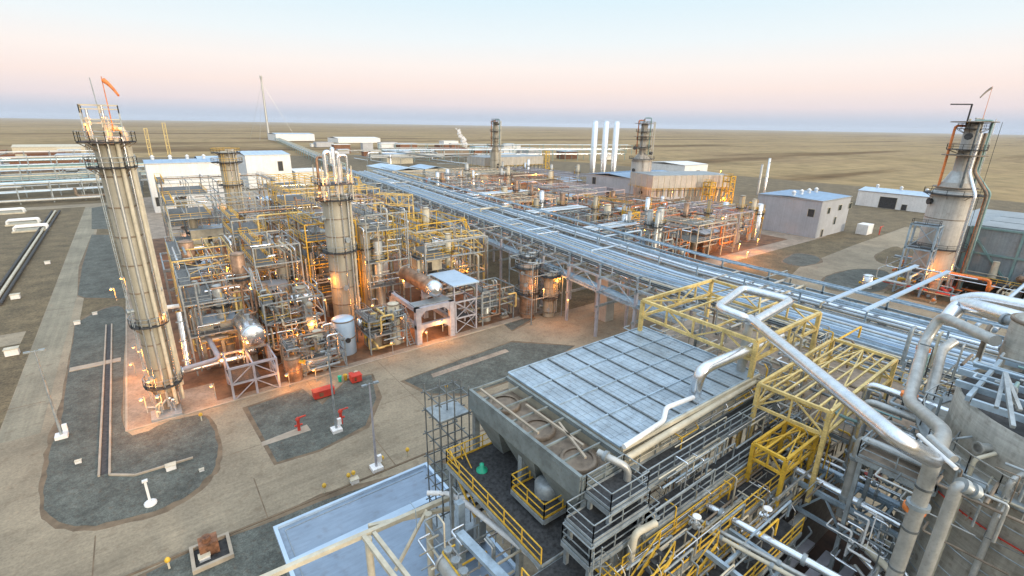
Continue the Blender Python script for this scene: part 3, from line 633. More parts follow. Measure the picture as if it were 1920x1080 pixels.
for i, (a, b, z) in enumerate([(17.2, 107.3, 13), (7.1, 130.4 + 14, 9)]):
    steel_frame(('tall deep yellow stair tower lit orange between the silver drum and middle column', 'small deep yellow access tower lit orange near the white building')[i], a - 1.6, a + 1.6, b, b + 3, (z * .3, z * .6, z), 2, 2, 'yellow', 'yellow', 'grating', w=.25, name='stair_tower', cat='stair tower')
# blue roofed equipment shelters
building('equipment_shelter', 'open shelter with pale blue pitched roof behind the middle column', 36.8, 36.8 + 17, 213.6, 213.6 + 12, 8.2, 'panelpink', 'paleblue', 1.0, 'x', zb=2, cat='shelter', wins=(('y0', 2, 4.5, 3.5, 2, 'dark'), ('y0', 8, 4.5, 3.5, 2, 'dark')))
steel_frame('galvanised frame with blue horizontal exchangers inside beside the tallest column', 0.8, 0.8 + 11, 124.2, 124.2 + 17, (5, 9.5), 2, 3, 'galv', None, None, w=.35)
for i in range(3):
    drum_h(0.8 + 6, 124.2 + 3 + i * 5, 6.7, 8, 'x', .85, 'paleblue', f"{('front', 'middle', 'rear')[i]} pale blue exchanger inside the galvanised frame beside the tallest column", 'heat_exchanger', 'heat exchanger', 5.2, None, 'galv', 2, 16)
# general steelwork of the unit
FR = [(2, 12, 88, 98, (6.8, 12.2, 15.6), 'galv', 'galv'), (12.5, 22, 84, 93, (4.0, 8.0, 11.5), 'galv', 'yellow'), (14, 22, 96, 110, (8.1, 14.9, 18.3), 'galv', 'yellow'), (24, 34, 99, 112, (6.8, 12.8, 17.6, 21.0), 'galv', 'yellow'),
      (35, 44, 96, 110, (6.8, 12.2, 18.9, 22.3), 'galv', 'galv'), (2, 12, 104, 122, (7.0, 12.4, 15.8), 'galv', 'galv'), (14, 30, 118, 134, (9.3, 16.3, 19.7), 'galv', 'yellow'), (34, 50, 122, 140, (9.3, 17.1, 20.5), 'galv', 'paleyellow'),
      (46, 62, 92, 104, (7.4, 12.2, 15.6), 'galv', 'yellow'), (52, 66, 108, 124, (7.8, 13.2, 16.6), 'galv', 'yellow'), (4, 26, 142, 160, (9.3, 17.1, 20.5), 'galv', 'yellow'), (32, 60, 150, 172, (9.3, 17.1, 20.5), 'galv', 'yellow'), (28, 35, 79, 86, (3.5, 6.5), 'galv', 'galv'), (14, 23, 77.5, 82, (3.0, 5.4), 'galv', 'galv'),
      (4, 34, 178, 200, (9.3, 18.6, 22.0), 'galv', 'yellow'), (36, 66, 185, 210, (9.3, 17.1, 20.5), 'galv', 'galv'), (52, 60, 79, 86, (4.0, 7.5), 'galv', 'galv')]
ZN = ['beside the silver duct', 'behind the polished silver drum', 'left behind the middle column', 'right behind the middle column', 'behind the rust streaked drum', 'behind the blue exchangers', 'two rows behind the middle column', 'under the high yellow portal', 'under the pale yellow pipe bridge', 'beside the main rack beyond the yellow bridge', 'before the long white building', 'before the pale blue shelter', 'between the grey tank and concrete portal', 'left of the grey tank', 'at the foot of the long white building', 'beside the far end of the main rack', 'between the flat canopy and reactor cluster']
CN = [(30, 2, 1, 2), (44, 2, 1, 2), (26, 1, 1, 0), (34, 2, 1, 0), (28, 1, 1, 0), (18, 2, 1, 0), (20, 2, 1, 0), (22, 2, 2, 0), (28, 2, 2, 0), (16, 2, 2, 0), (14, 2, 2, 0), (14, 3, 2, 0), (26, 2, 0, 3), (34, 2, 0, 4), (12, 3, 2, 0), (12, 2, 2, 0), (20, 1, 0, 3)]
for i, (f, zn, cn) in enumerate(zip(FR, ZN, CN)):
    a0, a1, b0, b1, zs, m, rl = f
    m = ('galv', 'lavender', 'galv', 'yellow', 'galv', 'paleyellow')[i % 6] if b0 > 84 else m
    steel_frame(f'{len(zs)}-level {WORD[m]} pipe frame with {WORD[rl]} rails {zn}', a0, a1, b0, b1, zs, max(2, int((a1 - a0) / 6)), max(2, int((b1 - b0) / 6)), m, rl, 'opengrate', w=.22, stair=i % 3 == 0, brace=i % 4 == 1)
    clutter(zn, zn, a0 - .5, a1 + .5, b0 - .8, b1, zs[-1] + 1.6, int(cn[0] * 1.15), cn[1] + 1, cn[2] + 1, cn[3], 100 + i, .24, PM + ['clad', 'galv', 'rustydrum', 'paleyellow'], 1.05)
# orange lamps
for a, b, z in ((-1.5, -1.2, 39.4), (1.6, -1.0, 39.0), (.2, 1.4, 40.2), (1.8, -.6, 14.6), (-1.6, -1.6, 5.6)): lamp(tx + a + .35, ty + b + .35, z, 130, 1.2, 'small orange lamp clamped high on the tallest column', 'orange lamps on the tallest column')
for a, b, z in ((-2, -2.4, 30.6), (2.4, -2, 31), (-2.4, 0, 28)): lamp(cx + a, cy + b, z, 200, 1.2, 'small orange lamp on the crown of the broad middle column', 'orange lamps on the broad middle column')
LP = [(-5.6, 99.9, 3), (-6.1, 93.7, 2.5), (-5.2, 104.7, 14), (-7.0, 106.1, 12), (-4.8, 76.6, 4), (-2.9, 74.1, 5), (-4.2, 86.6, 4), (-4.6, 92.3, 5), (5.3, 100.8, 6), (3.4, 77.5, 3), (10.8, 104.3, 7), (8.2, 80.8, 6), (16.5, 95.0, 7), (14.7, 94.2, 5), (13.8, 103.3, 10), (12.6, 121.9, 9), (15.2, 182.1, 5), (6.0, 154.6, 6), (6.3, 178.7, 5), (10.7, 159.8, 5), (14.1, 146.7, 8), (23.9, 189.7, 10), (21.9, 196.4, 12), (15.4, 178.8, 9), (20.0, 125.1, 11), (25.7, 148.1, 10), (24.0, 116.6, 11), (23.1, 105.2, 9), (20.3, 84.4, 7), (23.7, 88.8, 9), (25.8, 91.7, 12), (30.8, 97.3, 12), (17.2, 83.6, 5), (35.1, 97.2, 9), (32.7, 88.9, 6), (36.2, 85.7, 4), (41.2, 85.4, 3), (38.9, 78.4, 2.5), (44.2, 98.9, 7), (42.2, 78.2, 4), (57.5, 108.3, 8), (60.3, 136.9, 8), (56.2, 147.2, 10), (66.2, 177.2, 12), (41.8, 130.6, 22), (41.1, 146.1, 24), (45.1, 133.4, 25), (63.4, 73.1, 8), (67.0, 69.5, 6), (69.1, 74.5, 9), (82.8, 73.1, 7), (59.8, 99.1, 7), (36.6, 146.6, 9), (29.4, 203.3, 22), (33.2, 212.7, 12), (46.1, 204.0, 8), (39.2, 111.2, 10), (41.1, 103.1, 9), (13.3, 75.7, 2.5), (17.2, 75.1, 2.5), (31.1, 76.6, 3), (6.1, 86.2, 4)]
for i, (a, b, c) in enumerate(LP): lamp(a, b, c, (130 if c < 4 else 480) + 90 * (i % 4))
EQ = [(6, 92, 6, 2.6, 5.4, 'cream'), (17, 100, 5, 3, 7.2, 'panelgrey'), (27, 108, 6, 3, 8.8, 'greypanel'), (38, 101, 5, 3.2, 8.2, 'panelgrey'), (49, 98, 6, 3, 8.4, 'cream'), (20, 125, 7, 3.4, 9.2, 'greypanel'), (41, 130, 7, 3.4, 9.2, 'panelgrey'), (58, 114, 5, 3, 8, 'paleblue'), (12, 150, 8, 4, 9.2, 'cream'), (46, 160, 8, 4, 9.2, 'panelgrey')]
for i, (a, b, w_, h_, z_, m) in enumerate(EQ):
    t = thing('cable_cabin', f'{WORD.get(m, "light grey")} equipment cabin hoisted in the {("silver duct", "silver drum", "left middle", "right middle", "portal", "inner left", "inner right", "rack side", "far left", "far right")[i]} part of the left unit', 'cabin', (a, b, z_))
    MB().box(a - w_ / 2, a + w_ / 2, b - w_ * .35, b + w_ * .35, z_, z_ + h_).build('wall', m, t); MB().box(a - w_ / 2 - .2, a + w_ / 2 + .2, b - w_ * .35 - .2, b + w_ * .35 + .2, z_ + h_, z_ + h_ + .15).build('roof', ('paleblue', 'panelgrey')[i % 2], t)
    MB().box(a - .5, a + .5, b - w_ * .35 - .06, b - w_ * .35, z_ + .1, z_ + 2.1).build('door', 'dark', t)

# ---------------------------------------------------------------- main pipe rack
def RX(y): return 67 + (max(y, 55) - 55) * .112
def RP(y, off, z): return (RX(y) + off, y, z)
RY = [-12, 40, 55, 110, 160, 220, 292]
RW = 27.0
for i in range(30):
    y = -6 + i * 9.7
    t = thing('rack_portal', 'grey blue steel portal carrying the long main pipe rack', 'rack portal', (RX(y), y, 0), 'portals of the main pipe rack')
    for o in (0, 9, 18, RW): MB().bar(RP(y, o, 0), RP(y, o, 12.2), .5).build('column', 'lavender' if i % 5 else 'galv', t)
    k = MB()
    for z in (6.5, 9.5, 12.2): k.bar(RP(y, -.6, z), RP(y, RW + .6, z), .35, .45)
    k.build('beam', 'galv', t)
    k = MB()
    k.bar(RP(y, 0, 12.2), RP(y, 0, 15.0), .28).bar(RP(y, RW, 12.2), RP(y, RW, 14.4), .28).bar(RP(y, 18, 12.2), RP(y, 18, 14.2), .24)
    k.bar(RP(y, -.4, 15), RP(y, 3.6, 15), .22)
    k.bar(RP(y, 3.4, 12.2), RP(y, 3.4, 15.0), .22); k.build('stanchion', 'steelblue', t)
for nm, o, zs, lb in (('edge_truss', 0, (9.5, 12.6), 'left'), ('edge_truss', RW, (9.5, 12.6), 'right')):
    t = thing('edge_truss', f'blue grey lattice girder along the {("unit", "building")[o > 0]} side of the main rack', 'girder', RP(55, o, 9.5))
    k = MB()
    for z in zs:
        for a, b in zip(RY, RY[1:]): k.bar(RP(a, o, z), RP(b, o, z), .28, .38)
    k.build('chord', 'steelblue', t); k = MB(); y = -6; i = 0
    while y < 284: k.bar(RP(y, o, zs[i % 2]), RP(y + 4.85, o, zs[1 - i % 2]), .18); y += 4.85; i += 1
    k.build('web', 'steelblue', t)
for j, (o, z, w, m) in enumerate([(.9, 15.2, 1.1, 'steelblue'), (2.6, 15.2, .8, 'paleblue'), (25.6, 14.5, 1.3, 'steelblue'), (17.8, 14.4, .9, 'steelblue'), (4.6, 12.75, .9, 'darksteel'), (1.2, 9.8, 2.2, 'steelblue')]):
    t = MB()
    for a, b in zip(RY, RY[1:]):
        t.bar(RP(a, o, z), RP(b, o, z), w, .08)
        for s in (-w / 2, w / 2): t.bar(RP(a, o + s, z + .12), RP(b, o + s, z + .12), .06, .26)
    y = 0
    tag(t.build('cable_tray', m), f'long {WORD[m]} cable tray, {["outermost on the unit side", "second on the unit side", "outermost on the building side", "raised over the building half", "narrow flat one between trays and pipes", "slung under the unit side"][j]} of the main rack', 'cable tray')
off = [(6.0, .16, 'pipe_grey'), (6.6, .22, 'cream'), (7.2, .14, 'insul'), (7.8, .25, 'brownsteel'), (8.5, .2, 'cream'), (9.2, .14, 'galv'), (9.8, .3, 'insul'), (10.7, .18, 'cream'), (11.3, .22, 'paleblue'), (12.0, .34, 'steelblue'), (12.9, .16, 'galv'), (13.5, .25, 'pipe_grey'), (14.2, .18, 'paleblue'), (14.9, .4, 'paleblue'), (15.9, .2, 'paleblue'), (16.6, .16, 'galv'), (18.9, .28, 'pipe_grey'), (19.7, .2, 'paleblue'), (20.5, .42, 'clad'), (21.6, .16, 'galv'), (22.3, .3, 'paleblue'), (23.3, .55, 'steelblue'), (24.6, .2, 'galv')]
for j, (o, r, m) in enumerate(off):
    r *= .82
    z = 12.45 + r
    t = pipe(f'{WORD[m]} pipe of {("small", "medium", "large")[(r > .19) + (r > .33)]} bore running the length of the main rack', [RP(y, o, z) for y in RY], r, m, 'long pipes on the main rack', 8, 'rack_pipe')
    if j % 3 == 0:
        o2 = o + .35; t = pipe(f'{WORD[PM[(j * 3) % 8]]} pipe on the lower tier of the main rack', [RP(y, o2, 9.75 + r) for y in RY], r * .9, PM[(j * 3) % 8], 'lower tier pipes of the main rack', 6, 'rack_pipe')
for i in range(26):   # expansion loops and branch lines that cross the rack
    y = R.uniform(25, 270); o = R.choice([-2, 6, 9, 12, 18]); e = o + R.uniform(5, 17); z = R.uniform(13.2, 14.2); m = R.choice(['clad', 'paleblue', 'pipe_grey', 'cream', 'galv'])
    pipe(f'{WORD[m]} cross line dropping over the long pipes of the main rack', [RP(y, o, 12.6), RP(y, o, z), RP(y, e, z), RP(y, e, 12.6)], R.uniform(.12, .3), m, 'cross lines over the main rack', 7, 'branch_pipe')
for i in range(3):
    y = (96, 128, 176)[i]
    t = steel_frame(f'low branch rack leaving the main rack {("nearest the apron", "in the middle", "toward the far coolers")[i]} on the building side', RX(y) + RW, RX(y) + RW + (24, 30, 34)[i], y, y + 7, (8, 11), 4, 2, 'galv', None, None, w=.35, name='branch_rack', cat='pipe rack')
    for j in range(5):
        pipe(f'pale line on the branch rack {("nearest the apron", "in the middle", "toward the far coolers")[i]}', [(RX(y) + RW - 6, y + 1 + j * 1.2, 11.6), (RX(y) + RW + (24, 30, 34)[i], y + 1 + j * 1.2, 11.6), (RX(y) + RW + (24, 30, 34)[i], y + 1 + j * 1.2, 3)], .2 + .06 * (j % 3), ('clad', 'paleblue', 'galv')[j % 3], f'lines on branch rack {i + 1}', 7, 'branch_pipe')
# concrete fire wall pier under the rack edge
tag(MB().box(75, 77.6, 66, 69.2, 0, 9.3).build('fireproofed_pier', 'panelpink'), 'thick concrete clad pier under the rack edge near the yellow gantry', 'pier')
# ---------------------------------------------------------------- right process unit
fb = fin_fan('nearer grey air cooler bank on tall legs with cream fan ducts', 200, 244, 143, 164, 18, 7, 2, h=6)
fb.rotation_euler.z = rad(-20)
fin_fan('farther grey air cooler bank beyond the long pipe rack', 206, 262, 309, 334, 17, 7, 2, h=6)
vessel_v(209, 300, .1, 42, 3.6, 'insul', 'flue stack with ladders behind the farther air cooler bank', 'flue_stack', 'stack', None, [(26, 2.4), (31, 1.8), (36, 2.2), (41, 1.6), (43, 1)], rad(230), 20, 3, 6, 4, 'dark', (20, 26, 1.7), 4)
vessel_v(221, 178, .1, 42, 5.2, 'panelpink', 'flue stack with dark stepped platforms behind the nearer air cooler bank', 'flue_stack', 'stack', None, [(24, 1.6), (30, 2.4), (34, 2), (38, 2.6), (42, 1.8)], rad(230), 20, 3, 6, 4, 'dark', (23, 27, 1.7), 4)
for i, px_ in enumerate((0, 1, 2)):
    x, y = [(310.1, 300.6), (318.5, 296.3), (326.6, 292.1)][i]
    vessel_v(x, y, 0, 44, 2.5, 'clad', f'{("leftmost", "middle", "rightmost")[i]} of the three slim silver exhaust stacks', 'exhaust_stack', 'stack', 'three silver exhaust stacks', (), 0, 16, 3, 2, 1)
# buildings
building('process_building', 'large grey clad building with blue roof and lit doorway beyond the orange unit', 207, 234, 79, 104, 14.4, 'panelgrey', 'roofblue', .6, 'x', doors=(('x0', 21, .1, 4, 7, 'dark'), ('y0', 4, .1, 2, 3, 'dark')), wins=(('y0', 6, 9, 2.4, 2.4, 'glass'), ('y0', 16, 9.5, 3, 2.2, 'glass'), ('y0', 26, 9.5, 3, 2.2, 'glass'), ('y0', 14, 4, 2, 3, 'glass'), ('x0', 2, 8, 2.5, 3, 'dark')), vents=4)
building('warehouse', 'long low white warehouse with a dark green doorway out on the steppe edge', 325, 345, 62, 107, 8.2, 'white', 'paleblue', 1.5, 'y', doors=(('x0', 26, .1, 8, 6, 'dark'), ('x0', 21, .1, 2.5, 3, 'dark')), vents=4)
building('clad_hall', 'blue roofed grey hall standing left of the nearer air cooler bank', 214, 262, 176, 212, 13.5, 'panelgrey', 'roofblue', 1.4, 'x', doors=(('x0', 14, .1, 6, 7, 'dark'), ('x0', 28, 8, 3, 4, 'dark')), vents=0)
building('white_shed', 'white shed with white roof right behind the dark platform flue stack', 385, 420, 262, 306, 9, 'white', 'white', 1.4, 'x', doors=(('y0', 18, .1, 5, 4, 'dark'),))
building('compressor_house', 'cream compressor house with blue roof beside the far end of the main rack', 128, 149, 296, 340, 11.6, 'cream', 'roofblue', 1.5, 'y')
building('compressor_annex', 'cream annex with blue roof touching the compressor house', 152, 168, 299, 322, 11.6, 'cream', 'roofblue', 1.5, 'y')
building('control_building', 'small grey building with pale roof among the orange pipework left of the blue roofed hall', 200, 214, 215, 240, 9, 'panelpink', 'paleblue', 1.0, 'x')
building('long_white_building', 'very large plain white building behind the left unit', 3, 37, 271, 300, 21.5, 'white', 'roofblue', .9, 'x', doors=(('y0', 1, 3, 3, 4, 'dark'),), vents=5)
building('white_block', 'white block with a dark slot window behind the orange lit insulated column', 54, 80, 345, 390, 20, 'white', 'paleblue', 1.5, 'x', wins=(('y0', 18, 10, 3, 6, 'dark'),))
building('low_white_annex', 'low white annex right of the white block', 82, 100, 345, 372, 9, 'white', 'white', .8, 'x')
tag(MB().box(232, 238, 70, 74, 0, 4).build('tank_cabinet', 'white'), 'white cabinet beside the grey clad building corner', 'cabinet')
# clutter of the right unit
ZR = [(112, 134, 84, 110, 12, 'by the rack nearest the grey building'), (136, 160, 84, 112, 12, 'between the rack and the grey clad building'), (162, 190, 90, 118, 12, 'near the grey building doorway'),
      (114, 140, 116, 145, 12, 'below the nearer air cooler bank'), (144, 172, 118, 146, 13, 'in front of the nearer cooler fan ducts'), (176, 200, 120, 134, 9, 'at the foot of the nearer cooler legs'),
      (118, 146, 152, 186, 12, 'left of the nearer air cooler bank'), (150, 182, 152, 190, 13, 'in front of the blue roofed hall'), (122, 152, 196, 240, 12, 'halfway along the rack on the building side'), (158, 194, 196, 244, 13, 'beside the small grey building'),
      (126, 156, 250, 290, 12, 'in front of the compressor house'), (162, 200, 250, 300, 12, 'in front of the farther air cooler bank'), (204, 230, 215, 290, 12, 'between the hall and the farther cooler bank')]
for i, (a0, a1, b0, b1, zt, zn) in enumerate(ZR):
    mats = PM + ['rustydrum', 'orange_paint', 'rustydrum', 'cream', 'rust', 'orange_paint']
    clutter(zn, zn, a0, a1, b0, b1, zt, (30 if i < 6 else 20), 8, 4, 1 if i < 4 else 0, 300 + i, .34, mats, 1.5)
    steel_frame(f'{("galvanised", "cream", "mauve grey", "galvanised", "brown")[i % 5]} pipe frame with {("yellow", "galvanised")[i % 2]} rails {zn}', a0, a1 - 2, b0 + 1, b1 - 2, (zt * .5, zt * .95), 4, 4, ('galv', 'cream', 'lavender', 'galv', 'brownsteel')[i % 5], ('yellow', 'galv')[i % 2] if i % 3 else None, 'opengrate' if i % 3 == 1 else None, w=.3, brace=False)
for i, (px_, py_, h_) in enumerate([(130.6, 105.5, 13), (274.9, 318.9, 20), (224.1, 135.4, 15), (232.4, 130.3, 18)]):
    steel_frame(f'deep yellow lit stair tower {("standing against the building side of the main rack", "at the right end of the farther cooler bank", "beside the nearer cooler fan ducts", "at the right end of the nearer cooler bank")[i]}', px_ - 2, px_ + 2, py_, py_ + 4, (h_ * .3, h_ * .6, h_ * .85, h_), 2, 2, 'yellow', 'yellow', 'grating', w=.35, name='stair_tower', cat='stair tower')
t = vessel_v(321.7, 158.2, 0, 22.7, .75, 'clad', 'slim silver vent mast beyond the grey clad building', 'vent_mast', 'mast', None, (), 0, 12, None, 2, 1)
vessel_v(317.9, 160.4, 0, 19.1, .7, 'pipe_grey', 'shorter grey vent mast beyond the grey clad building', 'vent_mast', 'mast', None, (), 0, 12, None, 2, 1)
for i, (a, b, w_, h_, m) in enumerate([(120, 96, 8, 6, 'panelgrey'), (150, 92, 9, 7, 'rustydrum'), (176, 108, 10, 7, 'panelgrey'), (126, 132, 9, 7, 'cream'), (158, 134, 9, 8, 'rustydrum'), (132, 172, 10, 8, 'panelgrey'), (168, 176, 10, 8, 'cream'), (138, 220, 12, 8, 'panelgrey'), (178, 226, 12, 9, 'rustydrum'), (180, 280, 12, 9, 'cream'), (142, 268, 12, 9, 'panelgrey')]):
    building('equipment_house', f'{("small grey", "rusty brown", "low grey", "cream", "dull rusty", "boxy grey", "bright cream", "wide grey", "wide rusty", "far cream", "far grey")[i]} equipment house with pale roof among orange lit pipes beyond the main rack', a - w_ / 2, a + w_ / 2, b - w_ * .4, b + w_ * .4, h_, m, ('paleblue', 'panelgrey')[i % 2], .7, 'x', doors=(('y0', 1, .1, 2, 2.6, 'dark'),), wins=(('x0', 1.5, h_ * .5, 2, 1.4, 'dark'),), cat='equipment house')
# ---------------------------------------------------------------- right edge heater and cooler block
hx, hy = 163, 33
t = vessel_v(hx, hy, 4, 42.5, 4.4, 'panelpink', 'fired heater with conical silver hood and tall stack at the edge of the steppe view', 'heater_stack', 'heater', None, [(12, 1.4), (25.5, 1.6), (36.2, 2.4), (41.0, 1.5)], rad(280), 28, None, 5, 4, 'dark', (25.6, 30.5, 1.5), 3)
MB().lathe([(4.5, 25.7), (3.4, 26.9), (1.8, 30.7), (1.6, 31)], (hx, hy, 0), 28).build('hood', 'pipe_grey', t)
for i in range(8):
    a = 2 * PI * i / 8; MB().bar((hx + 4.8 * math.cos(a), hy + 4.8 * math.sin(a), 0), (hx + 4.8 * math.cos(a), hy + 4.8 * math.sin(a), 5), .5).build('leg', 'lavender', t)
for i, (dx, dy, m, r) in enumerate([(1.0, -6.0, 'orange_paint', .35), (-3.8, -4.8, 'clad', .4), (3.2, -6.2, 'teal', .3), (-.8, -6.4, 'brownsteel', .3)]):
    pipe(f'{("orange red", "silver", "grey green", "brown")[i]} riser climbing the fired heater', [(hx + dx, hy + dy, 1), (hx + dx, hy + dy, 26), (hx + dx * .42, hy + dy * .42, 31), (hx + dx * .42, hy + dy * .42, 40)], r, m, n=8)
k = thing('jib_crane', 'small dark jib arm on the head of the fired heater', 'jib', (hx - 2, hy + 1, 41.5))
MB().bar((hx - 2, hy + 1, 41.5), (hx - 2, hy + 1, 46.5), .3).build('post', 'dark', k); MB().bar((hx - 2, hy + 1, 46.4), (hx - 4.6, hy + 4.4, 46.4), .28).build('arm', 'dark', k)
windsock(hx + 1.5, hy - 1, 42.5, 8, rad(150), 'dark orange windsock on a leaning mast above the fired heater', 'brownsteel', 2.6)
steel_frame('blue grey lattice tower clasping the left flank of the fired heater', hx - 9, hx - 5.2, hy - 1, hy + 4.5, (6, 12, 18), 2, 2, 'steelblue', 'dark', 'grating', w=.4)
BX = -7
t = thing('cooler_block', 'huge grey panelled cooler block cut by the frame beside the fired heater', 'air cooler', (190, 0, 0))
MB().box(178, 222, -40, 36, 4.5, 17).build('casing', 'greypanel', t)
k = MB()
for i in range(8): y = -40 + 69 * i / 7; k.bar((177.9, y, 4.5), (177.9, y, 17), .5)
for z in (4.5, 10.5, 17): k.bar((177.85, -40, z), (177.85, 29, z), .45)
for i in range(4): k.bar((177.8, 29 - i * 20, 16), (177.8, 20 - i * 20, 5), .45)
k.build('stiffener', 'teal', t)
k = MB()
for i in range(6):
    for j in range(3): k.box(179 + j * 12, 190 + j * 12, -39 + i * 11.4, -29 + i * 11.4, 17.02, 17.5)
k.build('roof_panels', 'greypanel', t)
for i in range(9): MB().bar((179, -39 + i * 8.4, 0), (179, -39 + i * 8.4, 4.5), .6).build('leg', 'galv', t)
for i in range(8):
    y = -34 + i * 8; MB().lathe([(.9, 5.2), (.7, 8), (.7, 9.5)], (175.6, y, 0), 10).build('fan_duct', 'cream', t)
MB().rail([(172, -40, 4.6), (172, 30, 4.6), (178, 30, 4.6)], 1.2, .12, 2.4).build('handrail', 'yellow', t)
MB().box(172, 177.7, -40, 30, 4.4, 4.55).build('walkway', 'grating', t)
t.location.x += BX
clutter('beside the foot of the fired heater', 'by the fired heater', 148, 176, 14, 44, 8, 26, 2, 2, 3, 77, .4, PM + ['orange_paint', 'red', 'yellow'])
clutter('on the walkway below the huge grey cooler block', 'below the grey cooler block', 150, 174, -25, 12, 9, 20, 1, 1, 0, 78, .4, PM + ['yellow', 'teal'])
for i, (x, y) in enumerate([(178.8, 36.1), (178.9, 32.9)]):
    steel_frame(f'{("left", "right")[i]} one of two small yellow valve stands beside the fired heater', x - 1.5, x + 1.5, y - 1.5, y + 1.5, (2, 5), 2, 2, 'yellow', 'yellow', 'grating', w=.35)
for q in range(4):
    for nm, (bx, by, zt, rr2) in dict(near=(221, 178, 43, 3.2), far=(209, 300, 42, 3.2), heater=(hx, hy, 41, 3.4)).items():
        a = q * PI / 2 + .5; px_, py_ = bx + rr2 * math.cos(a), by + rr2 * math.sin(a)
        pipe(f'slim {("silver", "orange red", "dark", "grey green")[q]} conduit climbing the {dict(near="nearer flue stack", far="farther flue stack", heater="fired heater stack")[nm]}', [(px_, py_, 26), (px_, py_, zt + q * .6), (bx, by, zt + q * .6)], .28, ('clad', 'orange_paint', 'darksteel', 'teal')[q], n=7)
# lamps of the right side
RL = [(149.0, 240.6, 8), (134.4, 226.7, 6), (156.2, 236.7, 8), (114.0, 183.5, 4), (120.2, 171.8, 4), (117.5, 151.4, 3), (161.7, 193.3, 8), (134.1, 156.4, 5), (135.0, 149.1, 6), (186.7, 226.2, 12), (176.6, 156.2, 5), (178.5, 149.6, 4), (143.1, 117.0, 8), (128.4, 104.4, 6), (139.0, 151.7, 3), (230.2, 170.4, 12), (254.2, 173.6, 12), (274.3, 169.2, 13), (286.5, 169.8, 14), (233.3, 134.7, 6), (158.2, 96.4, 4), (182.4, 105.1, 5), (175.7, 96.5, 4), (153.5, 80.5, 3), (223.5, 130.2, 6), (168.0, 107.4, 4), (169.7, 127.8, 6), (226.5, 108.2, 5), (224.7, 87.4, 7), (146.0, 94.5, 3), (145.5, 73.4, 3), (149.0, 107.7, 3), (163.3, 218.2, 8), (142.3, 198.8, 6), (145.0, 302.3, 9), (176.0, 289.5, 7), (155.3, 31.2, 6), (253.3, 158.6, 9), (221.0, 156.1, 7), (154.0, 151.1, 4), (196.2, 156.6, 6), (166.6, 81.2, 3)]
for i, (a, b, c) in enumerate(RL): lamp(a, b, c + 1.5, 1500 + 400 * (i % 4), 2.4, 'small orange lamp glowing amid the pipework beyond the main rack', 'orange lamps beyond the main rack')

# ---------------------------------------------------------------- far left racks, flare mast, far plant
def simple_rack(label, a, b, w, zs, step, npipe, m='galv', grp=None):
    a = Vector((*a, 0)); b = Vector((*b, 0)); d = (b - a); l = d.length; d.normalize(); n = Vector((-d.y, d.x, 0)) * w
    t = thing('pipe_rack', label, 'pipe rack', tuple(a)); k = max(2, int(l / step))
    for i in range(k + 1):
        p = a + d * (l * i / k); q = MB().bar(p, p + Vector((0, 0, zs[-1] + 1.2)), .45).bar(p + n, p + n + Vector((0, 0, zs[-1] + 1.2)), .45)
        for z in zs: q.bar(p + Vector((0, 0, z)), p + n + Vector((0, 0, z)), .4)
        q.build('portal', m, t)
    for zi, z in enumerate(zs):
        for j in range(npipe):
            o = n * ((j + .5) / npipe); r = R.uniform(.15, .5); zz = Vector((0, 0, z + .2 + r)); MB().tube(a + o + zz, b + o + zz, r, 6).build('line', R.choice(['clad', 'paleblue', 'cream', 'pipe_grey', 'white', 'teal']), t)
    return t
simple_rack('long pale pipe rack crossing behind the tallest column at road end', (-120, 320), (0, 338), 12, (5, 9), 12, 6)
simple_rack('second pale pipe rack beyond the road end rack', (-140, 380), (10, 395), 12, (6, 11), 14, 6)
simple_rack('third pipe rack with cream lines far beyond the road end', (-170, 450), (0, 470), 14, (7, 12), 15, 6)
simple_rack('fourth pipe rack near the far edge of the left works', (-200, 560), (-10, 590), 14, (7, 12), 16, 5)
simple_rack('short rack joining the long white building', (-2, 300), (2, 420), 10, (6, 11), 12, 5)
simple_rack('very long green grey rack running away across the steppe', (140, 420), (250, 1150), 9, (4, 7), 24, 5, 'teal')
simple_rack('green grey cross rack in front of the steam plume', (215, 520), (500, 430), 16, (7, 12), 16, 6, 'teal')
simple_rack('far green rack behind the cross rack', (260, 640), (620, 520), 16, (8, 13), 20, 5, 'teal')
clutter('beyond the road end left of the tallest column', 'of the left works', -110, -8, 325, 470, 14, 12, 3, 3, 0, 901, .8, PM + ['red'])
clutter('near the far left horizon works', 'of the far left works', -170, 0, 480, 640, 16, 8, 3, 3, 0, 902, 1.0, PM + ['rust'])
clutter('behind the compressor house', 'behind the compressor house', 170, 330, 400, 560, 14, 14, 4, 3, 0, 903, .9, PM)
t = building('low_hall', 'long low white hall at the foot of the guyed flare mast', 250, 330, 1180, 1260, 14, 'white', 'paleblue', 2, 'x')
building('low_hall', 'rust roofed low hall among the far green racks', 300, 350, 560, 590, 9, 'brownsteel', 'rust', 2, 'x')
building('low_hall', 'pale far hall right of the flare mast', 340, 430, 1050, 1120, 9, 'white', 'white', 2, 'x')
building('low_hall', 'dull red roofed sheds left of the tallest column', -75, -20, 520, 548, 9, 'rust', 'rust', 2, 'x')
building('low_hall', 'cream sheds on the far left horizon', -95, -40, 690, 715, 12, 'cream', 'cream', 2, 'x')
building('low_hall', 'small blue roofed shed behind the long white building', 40, 90, 470, 500, 10, 'paleblue', 'paleblue', 2, 'x')
t = thing('flare_mast', 'tall thin flare mast standing alone on the horizon', 'flare mast', (253, 1265, 0))
MB().lathe([(2.8, 0), (1.7, 120), (1.7, 125.9), (2.6, 130.2), (2.6, 134.5)], (253, 1265, 0), 10).build('pole', 'pipe_grey', t)
k = MB()
for i in range(3):
    a = 2.1 * i; k.bar((253, 1265, 120), (253 + 60 * math.cos(a), 1265 + 60 * math.sin(a), 0), .25)
k.build('guy_wires', 'pipe_grey', t)
